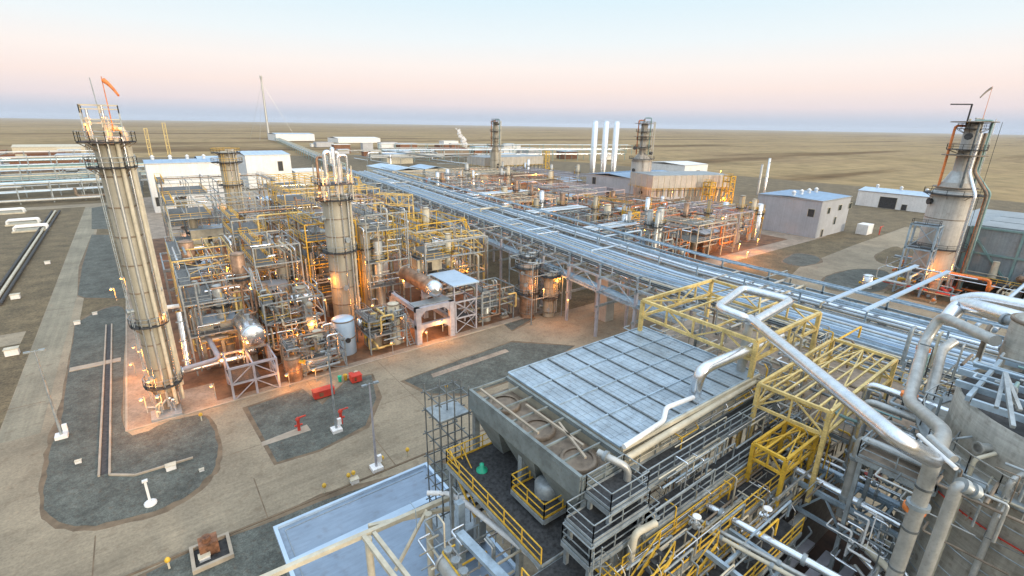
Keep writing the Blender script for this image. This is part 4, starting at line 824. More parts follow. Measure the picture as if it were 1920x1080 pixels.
for i, (a, b, h_) in enumerate([(34.1, 733.8, 36), (15.3, 718.7, 30)]):
    steel_frame(f'{("taller", "shorter")[i]} distant yellow lattice mast behind the long white building roof', a - 1.5, a + 1.5, b, b + 3, (h_ * .3, h_ * .6, h_), 2, 2, 'paleyellow', None, None, w=.5, name='lattice_mast', cat='mast')
simple_rack('extra cream rack between the road end racks left of the tallest column', (-130, 350), (5, 366), 10, (5, 10, 14), 13, 5)
simple_rack('tall multi tier rack behind the road end racks', (-160, 415), (0, 432), 12, (6, 11, 16), 13, 5)
Q = random.Random(5)
k = MB()
for i in range(46):
    u = i / 45; r = 1.6 + 2.4 * Q.random() * (1 - abs(u - .35)); c = Vector((416.5 + Q.uniform(-3, 3) - u * 10, 679.2 + Q.uniform(-3, 3) + u * 6, 8 + u * 26)); r *= (1.1 - .6 * u)
    pr = [(r * math.sin(PI * (j + .02) / 7), c.z - r * math.cos(PI * (j + .02) / 7) * .9) for j in range(8)]
    k.lathe([(a * Q.uniform(.85, 1.15), b) for a, b in pr], (c.x, c.y, 0), 10, caps=False)
st = k.build('steam', 'steam'); st['kind'] = 'stuff'
for i in range(34):
    x = Q.uniform(220, 560); y = Q.uniform(440, 900); s_ = Q.uniform(6, 16); h_ = Q.uniform(4, 12)
    m = Q.choice(['white', 'cream', 'panelgrey', 'rust', 'teal', 'white'])
    t = thing('distant_shed', f'small {WORD.get(m, "grey")} distant shed or tank among the far green racks', 'shed', (x, y, 0), 'distant sheds among the far racks')
    MB().box(x - s_, x + s_, y - s_ * .6, y + s_ * .6, 0, h_).build('wall', m, t); MB().box(x - s_ - .5, x + s_ + .5, y - s_ * .6 - .5, y + s_ * .6 + .5, h_, h_ + .5).build('roof', Q.choice(['paleblue', 'white', 'panelgrey']), t)
for i in range(16):
    x = Q.uniform(-190, -25); y = Q.uniform(440, 700); s_ = Q.uniform(6, 14); h_ = Q.uniform(4, 10); m = Q.choice(['rust', 'cream', 'panelgrey', 'brownsteel'])
    t = thing('distant_shed', f'small {WORD.get(m, "grey")} distant shed behind the road end racks', 'shed', (x, y, 0), 'distant sheds behind the road end racks')
    MB().box(x - s_, x + s_, y - s_ * .6, y + s_ * .6, 0, h_).build('wall', m, t); MB().box(x - s_ - .5, x + s_ + .5, y - s_ * .6 - .5, y + s_ * .6 + .5, h_, h_ + .5).build('roof', Q.choice(['paleblue', 'rust', 'cream']), t)

# ---------------------------------------------------------------- apron furniture
light_pole(*(-14.2, 79.2), 12.6, 'tall galvanised light pole on white footing by the left road')
light_pole(*(15.5, 59.8), 12.2, 'tall light pole rising from the gravel bed by the red fire box')
light_pole(*(16.9, 49.2), 11.8, 'tall light pole standing beside the near road edge', m='lavender')
t = thing('bollard_lamp', 'short white lamp post leaning over the tip of the big gravel bed', 'lamp post', (*(-5.3, 58.0), 0))
x, y = (-5.3, 58.0)
MB().bar((x, y, 0), (x, y, 3), .22).build('post', 'white', t); MB().cbox((x, y, 3.1), .5, .35, .2).build('lamp_head', 'white', t); MB().lathe([(.6, .05), (.6, .3), (.45, .4)], (x, y, 0), 12).build('footing', 'white', t)
for i, (a, b, s, lb) in enumerate([(*(-3.1, 63.5), 1, 'white cable box beside the angled trench kerb'), (*(-0.2, 61.0), .5, 'small white marker stub near the gravel bed tip'), (*(-12.1, 71.3), .6, 'low white vent pipe lying on the big gravel bed'), (*(-15.4, 126.9), 1, 'white cable box beside the left road'), (*(-12.8, 131.6), .8, 'white switch box at the gravel edge by the side road'), (*(-25.5, 188.4), 1.2, 'white valve box on the dirt beyond the left road'), (*(-27.9, 154.2), 1.6, 'large white cover beside the pipe sleeper beyond the left road'), (*(-23.5, 115.5), 1.8, 'white capped wellhead box at the left frame edge'), (*(13.9, 48.4), .9, 'white box with a yellow lamp on the verge by the blue roof'), (*(-1.4, 46.3), .9, 'white hydrant cap beside the near gravel bed')]):
    t = thing('cable_box', lb, 'box', (a, b, .05)); MB().box(a - .5 * s, a + .5 * s, b - .35 * s, b + .35 * s, .05, .65 * s).build('housing', 'white', t); MB().box(a - .56 * s, a + .56 * s, b - .41 * s, b + .41 * s, .65 * s, .72 * s).build('lid', 'cream', t)
def marker(x, y, label):
    t = thing('marker_post', label, 'marker', (x, y, .05)); MB().bar((x, y, .05), (x, y, .9), .16).build('post', 'cream', t); MB().lathe([(.22, .9), (.26, 1.1), (.15, 1.3), (.02, 1.35)], (x, y, 0), 8).build('cap', 'yellow', t)
for (a, b), lb in zip([(1.0, 73.0), (10.6, 48.7), (14.0, 48.9), (17.8, 49.5), (21.0, 49.2), (-4.2, 47.1), (32.8, 60.2), (13.4, 48.8)], ['by the crossing between two gravel beds', 'first along the near road verge', 'second along the near road verge', 'third along the near road verge', 'fourth along the near road verge', 'at the near gravel bed edge', 'on the verge below the cooler corner', 'beside the white box on the verge']):
    marker(a, b, f'yellow capped marker post {lb}')
for (a, b), lb, s in zip([(16.8, 69.8), (22.4, 71.4)], ['long red fire hose cabinet between the two gravel beds', 'small red fire hose cabinet beside the coloured bins'], (1.5, .8)):
    t = thing('fire_cabinet', lb, 'fire cabinet', (a, b, .1)); MB().box(a - s, a + s, b - .6, b + .6, .25, 1.3).build('housing', 'red', t); MB().box(a - s - .08, a + s + .08, b - .7, b + .7, 1.3, 1.42).build('lid', 'red', t)
    for q in (-.8, .8): MB().bar((a + q * s, b, .05), (a + q * s, b, .25), .3).build('foot', 'dark', t)
    MB().box(a - .5 * s, a - .1 * s, b - .63, b - .6, .5, 1.1).build('door', 'rust', t)
def monitor(x, y, label, h=1.8):
    t = thing('fire_hydrant', label, 'hydrant', (x, y, .05)); MB().tube((x, y, .05), (x, y, h), .2, 10).tube((x - .5, y, h * .5), (x + .5, y, h * .5), .14, 8).lathe([(.3, h - .1), (.33, h + .1), (.1, h + .35)], (x, y, 0), 10).build('body', 'red', t); MB().tube((x, y, h + .2), (x + .9, y - .6, h + .6), .12, 8).build('nozzle', 'red', t)
monitor(*(11.4, 62.8), 'red hydrant monitor on the pale path of the middle gravel bed'); monitor(*(16.6, 61.1), 'red hydrant cluster beside the light pole', 2.0); monitor(*(237.9, 67.5), 'red hydrant far beyond the rack by the plant road', 3)
for i, m in enumerate(['green', 'yellow', 'red', 'cream']):
    a, b = 20.3 + i * .9, 72.9; t = thing('waste_bin', f'{m} bin in the row beside the red fire cabinets', 'bin', (a, b, .1)); MB().lathe([(.26, .1), (.33, 1.0)], (a, b, 0), 10).build('body', m, t); MB().lathe([(.36, 1.0), (.36, 1.08), (.05, 1.2)], (a, b, 0), 10).build('lid', m, t)
# pit with rusty pump by the near gravel
x, y = (-0.8, 46.6)
t = thing('valve_pit', 'square concrete pit with a rusty brown valve head in the near gravel bed', 'pit', (x, y, .05))
k = MB().box(x - 1.7, x + 1.7, y - 1.7, y - 1.4, .05, .5).box(x - 1.7, x + 1.7, y + 1.4, y + 1.7, .05, .5).box(x - 1.7, x - 1.4, y - 1.4, y + 1.4, .05, .5).box(x + 1.4, x + 1.7, y - 1.4, y + 1.4, .05, .5); k.build('kerb_ring', 'kerb', t)
MB().box(x - 1.38, x + 1.38, y - 1.38, y + 1.38, .05, .12).build('floor', 'dark', t); MB().box(x - .9, x + .7, y - .2, y + 1.2, .1, 1.5).tube((x - .2, y + .4, 1.5), (x - .2, y + .4, 2), .4, 10).build('valve_head', 'rust', t)
# sleeper pipe tracks on the dirt left of the road
for i in range(3):
    pipe(f'{("first", "second", "third")[i]} black sleeper pipe beyond the left road counted from the road', [(-31.2, 296.4, 0.5), (-29.8, 149.5, 0.5)] if i == 0 else [(-31.6 - i * 1.1, 296.6, .5), (-29.8 - i * 1.1, 149.5, .5)], .35, ('dark', 'cream', 'dark')[i])
for (a, b), lb in zip([(-39.7, 268.0), (-35.6, 250.8), (-47.9, 301.8)], ['front', 'rear', 'outer']):
    t = thing('meter_skid', f'{lb} white metering skid on the dirt before the road end rack', 'skid', (a, b, 0)); MB().box(a - 5, a + 5, b - 3, b + 3, 0, .5).build('base', 'cream', t)
    for j in range(4): MB().pipe([(a - 4.5, b - 2 + j * 1.3, .5), (a - 4.5, b - 2 + j * 1.3, 1.8), (a + 4.5, b - 2 + j * 1.3, 1.8), (a + 4.5, b - 2 + j * 1.3, .5)], .3).build('meter_run', 'white', t)
nth_ = ['first', 'second', 'third', 'fourth', 'fifth', 'sixth', 'seventh']

# ---------------------------------------------------------------- near air cooler with its decks
X0, X1, Y0, Y1, ZD = 20.0, 35.8, 15.6, 26.8, 22.0
t = thing('near_air_cooler', 'near air cooler with wide blue white panelled deck above the yellow railed walkways', 'air cooler', (28, 21, 0))
MB().box(X0, X1, Y0, Y1, ZD - 1.5, ZD - .06).build('casing', 'cream', t)
nx, ny = 8, 4
for i in range(nx):
    for j in range(ny):
        a0 = X0 + (X1 - X0) * i / nx; a1 = X0 + (X1 - X0) * (i + 1) / nx; b0 = Y0 + (Y1 - Y0) * j / ny; b1 = Y0 + (Y1 - Y0) * (j + 1) / ny
        k = MB().box(a0 + .05, a1 - .05, b0 + .03, b1 - .03, ZD - .05, ZD + .03)
        for q in range(1, 4): u = a0 + (a1 - a0) * q / 4; k.bar((u, b0 + .06, ZD + .035), (u, b1 - .06, ZD + .035), .025, .03)
        for q in range(1, 3): u = b0 + (b1 - b0) * q / 3; k.bar((a0 + .08, u, ZD + .036), (a1 - .08, u, ZD + .036), .02, .03)
        k.build('deck_panel', 'deckpanel', t)
k = MB()
for i in range(1, nx): a = X0 + (X1 - X0) * i / nx; k.bar((a, Y0, ZD + .065), (a, Y1, ZD + .065), .07 if i % 2 else .13, .12)
k.build('deck_rib', 'darksteel', t); k = MB()
for j in range(ny + 1): b = Y0 + (Y1 - Y0) * j / ny; k.bar((X0, b, ZD + .06), (X1, b, ZD + .06), .1, .13)
for a in (X0, X1): k.bar((a, Y0, ZD + .055), (a, Y1, ZD + .055), .16, .12)
k.build('deck_edge', 'steelblue', t)
k = MB()
for i in range(14): a = X0 + .6 + i * 1.15; k.box(a, a + .45, Y0 - .03, Y0 + .02, ZD - 1.1, ZD - .7)
k.build('side_opening', 'dark', t)
k = MB().bar((X0, Y0 - .1, ZD - .05), (X1, Y0 - .1, ZD - .05), .2, .25).bar((X0, Y0 - .12, ZD - 1.5), (X1, Y0 - .12, ZD - 1.5), .24, .3).build('edge_beam', 'cream', t)
for a in (16.9, 21, 28, 35.5):
    for b in (15.2, 21, 26.6): MB().bar((a, b, 0), (a, b, ZD - 1.5), .4).build('leg', 'galv', t)
# open plenum frame on the near side with hoppers
t = thing('open_plenum', 'open topped brown plenum strip with hoppers beside the blue white deck', 'plenum', (18, 21, 20))
PX0, PX1, PY0, PY1, PZ = 16.4, 19.7, 15.2, 26.6, 21.8
MB().box(PX0 + .1, PX1, PY0 + .1, PY1 - .1, PZ - 1.0, PZ - .85).build('floor', 'brownsteel', t)
k = MB().bar((PX0, PY0, PZ), (PX0, PY1, PZ), .22, .3).bar((PX1, PY0, PZ), (PX1, PY1, PZ), .22, .3)
for i in range(8): b = PY0 + (PY1 - PY0) * i / 7; k.bar((PX0, b, PZ), (PX1, b, PZ), .1, .14)
k.build('rim_beam', 'plenum', t)
MB().box(PX0 - .12, PX0 - .04, PY0, PY1, PZ - 1.4, PZ - .1).build('side_plate', 'plenum', t)
MB().box(PX0, PX1, PY0 - .1, PY0 - .03, PZ - 1.4, PZ - .1).build('end_plate', 'plenum', t)
for i in range(3):
    b = PY0 + 1.9 + i * 3.75; MB().lathe([(1.15, PZ - .83), (1.15, PZ - .6), (1.05, PZ - .55), (.9, PZ - .55)], ((PX0 + PX1) / 2, b, 0), 20, caps=False).build('fan_ring', 'brownsteel', t)
    MB().lathe([(1.04, PZ - .66), (.02, PZ - .6)], ((PX0 + PX1) / 2, b, 0), 20).build('fan_cover', 'brownsteel', t)
for i in range(3):
    b0 = PY0 + .15 + i * 3.8; b1 = b0 + 3.5; z0, z1 = PZ - 1.42, PZ - 4.4; m_ = (b0 + b1) / 2
    vs = [(PX0 - .05, b0, z0), (PX1, b0, z0), (PX1, b1, z0), (PX0 - .05, b1, z0), (PX0 + 1.2, m_ - .6, z1), (PX1 - .8, m_ - .6, z1), (PX1 - .8, m_ + .6, z1), (PX0 + 1.2, m_ + .6, z1)]
    MB().add(vs, [(0, 1, 2, 3), (7, 6, 5, 4), (0, 4, 5, 1), (1, 5, 6, 2), (2, 6, 7, 3), (3, 7, 4, 0)]).build('hopper', 'plenum', t)
for i, (a, b, c, d) in enumerate([(PX0 + .6, PY1 - .5, PX0 + .6, PY1 - 7), (PX0 + 2, PY1 - 4, PX0 + 2, PY1 - 9.5), (PX0 + 1.3, PY0 + 1, PX0 + 2.4, PY0 + 4.5)]):
    tag(MB().bar((a, b, PZ + .15), (c, d, PZ + .15), .14).build('scaffold_plank', 'kerb'), f'{("outer", "long middle", "slanting near")[i]} pale scaffold plank lying across the open plenum strip', 'plank')
# dark platform and its guard rails
def platform(label, x0, x1, y0, y1, z, rm='yellow', sides='nesw', dm='grating', legs=True, z0=0, w=.06):
    t = thing('platform', label, 'platform', ((x0 + x1) / 2, (y0 + y1) / 2, z0))
    MB().box(x0, x1, y0, y1, z - .06, z).build('deck', dm, t)
    k = MB().bar((x0, y0, z - .2), (x1, y0, z - .2), .16, .3).bar((x0, y1, z - .2), (x1, y1, z - .2), .16, .3).bar((x0, y0, z - .21), (x0, y1, z - .21), .16, .3).bar((x1, y0, z - .21), (x1, y1, z - .21), .16, .3); k.build('edge_beam', 'galv', t)
    S = dict(s=[(x0, y0, z), (x1, y0, z)], n=[(x0, y1, z), (x1, y1, z)], w=[(x0, y0, z), (x0, y1, z)], e=[(x1, y0, z), (x1, y1, z)])
    for q in sides: MB().rail(S[q], 1.1, w, 1.5).bar(Vector(S[q][0]) + Vector((0, 0, .08)), Vector(S[q][1]) + Vector((0, 0, .08)), .03, .16).build('handrail', rm, t)
    if legs:
        for a in (x0 + .2, x1 - .2):
            for b in (y0 + .2, y1 - .2): MB().bar((a, b, z0), (a, b, z - .1), .22).build('leg', 'galv', t)
    return t
platform('dark grated platform with yellow rails below the hoppers', 13.9, 20.0, 15.4, 25.8, 17.2, 'yellow', 'wn')
platform('lower dark walkway with yellow rail running off under the frame', 12.4, 16.2, 4.5, 15.2, 17.0, 'yellow', 'we')
platform('small square platform with yellow rails round a grey hatch on the dark platform', 15.6, 18.6, 17.2, 20.4, 17.9, 'yellow', 'nesw', legs=False, z0=17.2)
tag(MB().lathe([(.8, 17.95), (.8, 18.7), (.55, 18.9), (.02, 18.95)], (17.2, 18.8, 0), 16).build('hatch', 'galv'), 'round grey hatch drum inside the small yellow railed square', 'hatch')
platform('galvanised corner landing with close rails at the near end of the long walkway', 15.0, 20.5, 12.9, 15.0, 18.6, 'galv', 'nesw', legs=True)
platform('upper galvanised walkway hugging the cream edge of the near cooler', 20, 37, 13.9, 15.3, 20.2, 'galv', 'sn')
platform('middle galvanised walkway below the cooler edge', 19, 38, 12.6, 13.8, 18.6, 'galv', 's')
platform('long yellow railed walkway below the galvanised walkways', 17.0, 39, 10.8, 12.4, 17.2, 'yellow', 'sn')
platform('lowest yellow railed walkway over the dark pit', 15.0, 30, 8.6, 10.4, 15.6, 'yellow', 'sn')
platform('brown meshed deck between near cooler and yellow gantry', 36.2, 50, 17, 29, 19.5, 'paleyellow', 'e', 'brownsteel')
platform('dark meshed deck under the far yellow gantry', 38.5, 52, 4, 16.6, 18.4, 'paleyellow', 'en', 'brownsteel')
# yellow stair flights along the long walkway
def stair(label, x, y, z0, z1, dx, dy, m='yellow', w=.9):
    t = thing('stairway', label, 'stairs', (x, y, z0)); n = 8; o = Vector((-dy, dx, 0)); o = o.normalized() * w / 2 if o.length else o
    for s in (-1, 1):
        MB().bar((x + o.x * s, y + o.y * s, z0), (x + dx + o.x * s, y + dy + o.y * s, z1), .08, .25).build('stringer', m, t)
        MB().bar((x + o.x * s, y + o.y * s, z0 + 1), (x + dx + o.x * s, y + dy + o.y * s, z1 + 1), .06).bar((x + o.x * s, y + o.y * s, z0), (x + o.x * s, y + o.y * s, z0 + 1), .06).bar((x + dx + o.x * s, y + dy + o.y * s, z1), (x + dx + o.x * s, y + dy + o.y * s, z1 + 1), .06).build('handrail', m, t)
    for i in range(n):
        u = (i + .5) / n; c = Vector((x + dx * u, y + dy * u, z0 + (z1 - z0) * u)); MB().bar(c - o, c + o, .25, .04).build('tread', 'grating', t)
stair('yellow stair flight climbing from the dark platform corner', 14.6, 22.5, 14.8, 17.2, 0, 3.2)
stair('yellow stair flight between lowest and long yellow walkways', 20, 10.9, 15.6, 17.2, 3, 0)
stair('yellow stair flight below the galvanised corner landing', 15.6, 11.2, 15.8, 18.6, 3.4, 0)
stair('yellow stair flight at the far end of the long yellow walkway', 34.5, 11.0, 17.2, 19.6, 3.2, 0)
# scaffolding tower at the far left corner of the dark platform
t = thing('scaffold_tower', 'dark tubular scaffold tower at the left corner of the open plenum', 'scaffold', (14.9, 27.4, 0))
for a in (13.9, 15.1, 16.3):
    for b in (26.6, 27.7, 28.8): MB().tube((a, b, 10), (a, b, 22.2), .05, 6).build('standard', 'darksteel', t)
k = MB()
for z in (12, 14, 16, 18, 20, 21.5):
    for q in (26.6, 27.7, 28.8): k.bar((13.6, q, z), (16.6, q, z), .07)
    for q in (13.9, 15.1, 16.3): k.bar((q, 26.3, z), (q, 29.1, z), .07)
k.build('ledger', 'darksteel', t); MB().box(13.9, 16.3, 26.6, 28.8, 20.05, 20.12).build('boards', 'galv', t)
# yellow gantries
def gantry(label, pts, z, h, m='paleyellow', legz=16, legs=(0, 1, 2, 3), w=.24, cross=3):
    t = thing('yellow_gantry', label, 'gantry', (*pts[0], legz)); n = len(pts); Z = Vector((0, 0, h))
    for i in range(n):
        a = Vector((*pts[i], z - h)); b = Vector((*pts[(i + 1) % n], z - h)); l = (b - a).length; K = max(2, int(l / 2.6)); k = MB().bar(a, b, w * .8, w).bar(a + Z, b + Z, w, w * 1.1)
        for j in range(K + 1):
            c = a.lerp(b, j / K); k.bar(c, c + Z, w * .6)
            if j < K: e = a.lerp(b, (j + 1) / K); k.bar(c + (Z if j % 2 else Z * 0), e + (Z * 0 if j % 2 else Z), w * .5)
        k.build('side_truss', m, t)
    if cross:
        k = MB(); A, B, C_, D = (Vector((*p, z - .1)) for p in pts)
        for i in range(1, cross + 1): u = i / (cross + 1); k.bar(A.lerp(D, u), B.lerp(C_, u), w * .6)
        k.bar(A.lerp(D, .0), B.lerp(C_, .5), w * .45).bar(A.lerp(D, 1), B.lerp(C_, .5), w * .45); k.build('cross_beam', m, t)
    for i in legs: MB().bar((*pts[i], legz), (*pts[i], z), w * 1.3).build('leg', m, t)
    return t
gantry('large pale yellow gantry frame behind the blue white deck', [(34.9, 26.4), (46.0, 26.4), (45.2, 15.6), (34.6, 15.6)], 25.0, 1.5, cross=2)
gantry('slatted pale yellow gantry frame beyond the long silver duct', [(32.4, 13.9), (45.4, 14.2), (45.2, 9.6), (32.6, 9.4)], 23.0, 1.7, cross=5, w=.2)
gantry('deep yellow lower frame below the long silver duct', [(29.6, 12.3), (34.0, 12.3), (34.0, 10.2), (29.6, 10.2)], 20.2, 1.1, 'yellow', cross=2, w=.18)
# silver ducts
Z2 = 26.3
pipe('square loop of polished silver duct on top of the yellow gantry', [(38.2, 18.2, 24.5), (35.3, 17.0, 26.3), (35.6, 19.6, 26.3), (42.1, 21.1, 26.3), (42.3, 16.9, 26.3), (35.4, 16.3, 26.3)], .36, 'clad', n=18, name='silver_duct')
pipe('very long polished silver duct slanting down across the yellow frames', [(35.9, 17.0, 26.1), (22.6, 3.9, 28.2), (25.3, 3.2, 26.6)], .37, 'clad', n=22, name='silver_duct', flanges=0)
pipe('silver duct with a wide elbow dropping onto the corner of the blue white deck', [(39.2, 16.0, 24.2), (28.6, 16.3, 24.2), (28.9, 16.6, 21.5)], .42, 'clad', n=20, name='silver_duct')
pipe('fat upright pipe standing under the silver duct loop', [(35.2, 16.7, 26), (35.2, 16.7, 15)], .33, 'pipe_grey', n=14)
pipe('thin white curved pipe along the near edge of the blue white deck', [(19.9, 15.3, 22.3), (24.0, 15.6, 22.3), (25.0, 16.2, 22.6), (28.1, 16.2, 22.3)], .16, 'white', n=12)
pipe('beige lagged pipe hugging the cooler edge below the white curved pipe', [(20.0, 15.1, 21.6), (35.6, 15.5, 21.6)], .22, 'cream', n=10)
pipe('thick white grey pipe bending down at the near corner of the cooler', [(18.4, 15.9, 22.2), (18.6, 14.9, 22.2), (19.2, 14.3, 21.8), (19.2, 14.3, 12)], .22, 'pipe_grey', n=14, flanges=1)
pipe('second pale pipe hooking down beside the thick white grey pipe', [(19.3, 12.2, 19.5), (17.8, 12.4, 19.5), (17.4, 12.4, 12)], .2, 'cream', n=12)
for i in range(7):
    pipe(f'{("first", "second", "third", "fourth", "fifth", "sixth", "seventh")[i]} thin service line along the long yellow walkway', [(16 + i * .7, 12.55 + .1 * (i % 2), 16.2 + i * .28), (39, 12.55 + .1 * (i % 2), 16.2 + i * .28)], .06 + .03 * (i % 3), ('cream', 'galv', 'clad', 'yellow')[i % 4], n=8)
# pipe bridge over the dark pit
for a, b, r, m, lb in [((24.8, 13.8, 17.5), (26.0, 4.6, 17.5), 0.24, 'clad', 'widest silver'), ((23.2, 13.6, 17.5), (24.7, 5.6, 17.5), 0.13, 'pipe_grey', 'thin grey'), ((23.1, 11.8, 17.5), (24.1, 6.4, 17.5), 0.12, 'cream', 'thin cream'), ((35.6, 13.9, 17.5), (36.1, 4.6, 17.5), 0.13, 'clad', 'thin silver'), ((35.0, 13.3, 17.5), (35.1, 4.2, 17.5), 0.17, 'paleblue', 'pale blue'), ((33.2, 13.3, 17.5), (33.1, 4.6, 17.5), 0.25, 'clad', 'thick silver'), ((36.4, 14.7, 17.5), (37.1, 4.6, 17.5), 0.09, 'white', 'thin white')]:
    pipe(f'{lb} pipe of the open pipe bridge over the dark pit', [a, b], r, m, n=12, flanges=2)
for i, (x, lb) in enumerate([(23.5, 'near'), (34, 'far')]):
    t = thing('pipe_bridge', f'{lb} blue grey steel bridge girder carrying silver pipes over the dark pit', 'pipe bridge', (x, 8, 10))
    for s in (-1.3, 1.3):
        k = MB().bar((x + s, 14, 17), (x + s, -2, 17), .22, .3).bar((x + s, 14, 15), (x + s, -2, 15), .2, .25)
        for j in range(6): k.bar((x + s, 14 - j * 2.7, 17), (x + s, 12.6 - j * 2.7, 15), .12).bar((x + s, 12.6 - j * 2.7, 15), (x + s, 11.3 - j * 2.7, 17), .12)
        k.build('girder', 'steelblue', t)
    k = MB()
    for j in range(8): k.bar((x - 1.3, 13.5 - j * 2, 17.02), (x + 1.3, 13.5 - j * 2, 17.02), .16)
    k.build('cross_beam', 'steelblue', t)
tag(MB().box(19.2, 20.4, -4, 9.6, 11.6, 13.0).build('concrete_beam', 'brownsteel'), 'wide brown concrete beam running off frame below the silver pipes', 'beam')
tag(MB().box(20.5, 46, -8, 11, 5.8, 6).build('pit_shade_floor', 'pitshade'), 'dark sheet standing in for the shade deep inside the pit under the pipe bridge', 'shade plate')  # added floor; its near-black colour stands in for shade below the bridge
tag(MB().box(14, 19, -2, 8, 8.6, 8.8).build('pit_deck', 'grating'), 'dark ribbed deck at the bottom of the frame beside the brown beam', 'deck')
for i, y in enumerate((10.6, -2)): tag(MB().box(20.5, 46, y, y + .25, 6, 14.4).build('pit_shade_wall', 'dark'), f'{("rear", "front")[i]} added dark wall that keeps the pit in shade', 'screen')  # walls added to keep light out of the shaded space below
pipe('pale pipe crossing the pit from bridge to bridge', [(24.6, 4.6, 15.6), (33.6, 4.6, 15.6)], .22, 'clad', n=12)
pipe('two metre wide buried silver manifold at the pit edge', [(24.6, 9.6, 14.4), (33, 9.6, 14.4)], .3, 'pipe_grey', n=12)
for i in range(4): tag(MB().box(26, 33.5, 8.6 - i * 1.3, 9.2 - i * 1.3, 12.2, 12.5).build('support_beam', 'lavender'), f'{("first", "second", "third", "fourth")[i]} mauve beam spanning the dark pit counted from the walkway', 'beam')
drum_h(38.5, 3.4, 12.6, 5, 'x', 1.3, 'clad', 'half hidden polished drum deep in the pit beside the big tank', zb=6, n=24)
# ---------------------------------------------------------------- near blue roof and the white pipe frame above it
t = thing('flat_roof_building', 'flat roofed substation with smooth pale blue roof beside the near road', 'building', (11, 34, 0))
MB().box(4.4, 18.6, 24, 39.3, 0, 5.6).build('wall', 'greypanel', t)
MB().box(4.0, 19.0, 23.6, 39.7, 5.6, 5.9).build('roof', 'roofsheet', t)
k = MB().box(4.0, 19.0, 39.4, 39.7, 5.9, 6.15).box(4.0, 4.3, 23.6, 39.4, 5.9, 6.15).box(18.7, 19, 23.6, 39.4, 5.9, 6.15).box(4.3, 18.7, 34.6, 35.4, 5.9, 5.96); k.build('parapet', 'paleblue', t)
MB().bar((4.8, 24, 5.93), (4.8, 38.9, 5.93), .05).bar((4.8, 38.9, 5.93), (18.2, 38.9, 5.93), .05).build('earthing_strip', 'galv', t)
tag(MB().box(14.6, 18.4, 27.5, 31.5, 6.0, 8.4).build('roof_unit', 'greypanel'), 'grey green ventilation unit on the corner of the flat blue roof', 'ventilation unit')
t = thing('white_pipe_frame', 'pale cream steel frame with slanting braces standing above the flat blue roof', 'steel frame', (12, 26, 0))
z = 13
A = [(1.4, 27.6, 13), (15.1, 26.9, 13)]; B = [(8.6, 27.8, 13), (16.1, 26.4, 12)]
MB().bar(A[0], A[1], .34).build('beam', 'cream', t); MB().bar(B[0], B[1], .26).build('beam', 'cream', t)
MB().bar((8.0, 27.3, 13), (8.5, 21.5, 13), .3).build('beam', 'cream', t); MB().bar((8.7, 27.0, 13), (9.2, 21.1, 13), .26).build('beam', 'cream', t)
MB().bar((12.7, 26.8, 13), (9.6, 25.9, 10), .2).build('brace', 'cream', t)
for (a, b, c) in [(12.6, 26.4, 13), (8.2, 26.8, 13)]: MB().tube((a, b, 5), (a, b, 13), .26, 12).build('column', 'cream', t)
t = thing('slanting_girder', 'broad blue grey girder on a stanchion running down toward the frame bottom', 'girder', (13.4, 22.9, 16))
MB().bar((12.0, 20.9, 16), (12.4, 16.0, 16), .55, .3).build('girder', 'steelblue', t); MB().bar((13.1, 22.7, 16.5), (13.1, 22.7, 4), .5).build('stanchion', 'steelblue', t)
pipe('white pipe running from the blue roof corner along the slanting girder', [(13.9, 23.5, 15.5), (14.9, 17.2, 15.5), (14.6, 15.0, 15.5)], .2, 'white', n=12)
pipe('pale curved pipe leaving the white frame toward the green topped valve', [(13.0, 27.3, 14), (14.3, 26.3, 14), (14.5, 25.5, 14), (15.7, 24.3, 14.5), (15.2, 21.8, 14.5)], .18, 'white', n=12)
t = thing('control_valve', 'large control valve with bright green cap beside the dark platform', 'valve', (15.5, 23.7, 15))
gx, gy, gz = (15.5, 23.7, 15)
MB().lathe([(.3, gz), (.42, gz + .5), (.42, gz + 1.3), (.25, gz + 1.5), (.25, gz + 1.9)], (gx, gy, 0), 16).build('body', 'pipe_grey', t)
MB().lathe([(.3, gz + 1.9), (.4, gz + 2.0), (.4, gz + 2.3), (.16, gz + 2.42), (.16, gz + 2.75), (.02, gz + 2.8)], (gx, gy, 0), 16).build('cap', 'green', t)
for i in range(5):
    a, b = 15.3 + i * .55, 23.9 - i * .8
    valve(a, b, 14.8, .9, 'pipe_grey', ('red', 'dark', 'galv')[i % 3], 'y', 'gate_valve', f'{("first", "second", "third", "fourth", "fifth")[i]} grey gate valve in the row below the green capped valve')
drum_h(10.9, 19.5, 14.6, 2.6, 'y', .62, 'pipe_grey', 'small grey drum beside the row of gate valves', zb=12.5, leg='galv')
pipe('red pipe half hidden behind the white frame', [(12.8, 26.2, 8), (14.9, 26.0, 8)], .16, 'red', n=10)
# ---------------------------------------------------------------- big tank and piping on the right edge
tx, ty = 37.0, -1.5
t = thing('big_tank', 'huge beige grey ringed tank filling the right bottom corner', 'tank', (tx, ty, 0))
MB().lathe([(7.0, 0), (7.0, 23.6)], (tx, ty, 0), 72).build('shell', 'tankplate', t)
MB().lathe([(6.2, 23.6), (6.2, 26.3), (6.1, 26.3), (6.1, 26.0), (.02, 26.05)], (tx, ty, 0), 64).build('upper_shell', 'tankplate', t)
k = MB().lathe([(6.95, 23.5), (7.5, 23.5), (7.5, 23.66), (6.95, 23.66)], (tx, ty, 0), 64, caps=False); k.build('ledge', 'galv', t)
for z in (22.1, 20.6, 19.1, 17.6, 16.1, 14.6, 13.1): MB().lathe([(7.0, z), (7.03, z + .02), (7.03, z + .05), (7.0, z + .07)], (tx, ty, 0), 72, caps=False).build('seam_ring', 'galv', t)
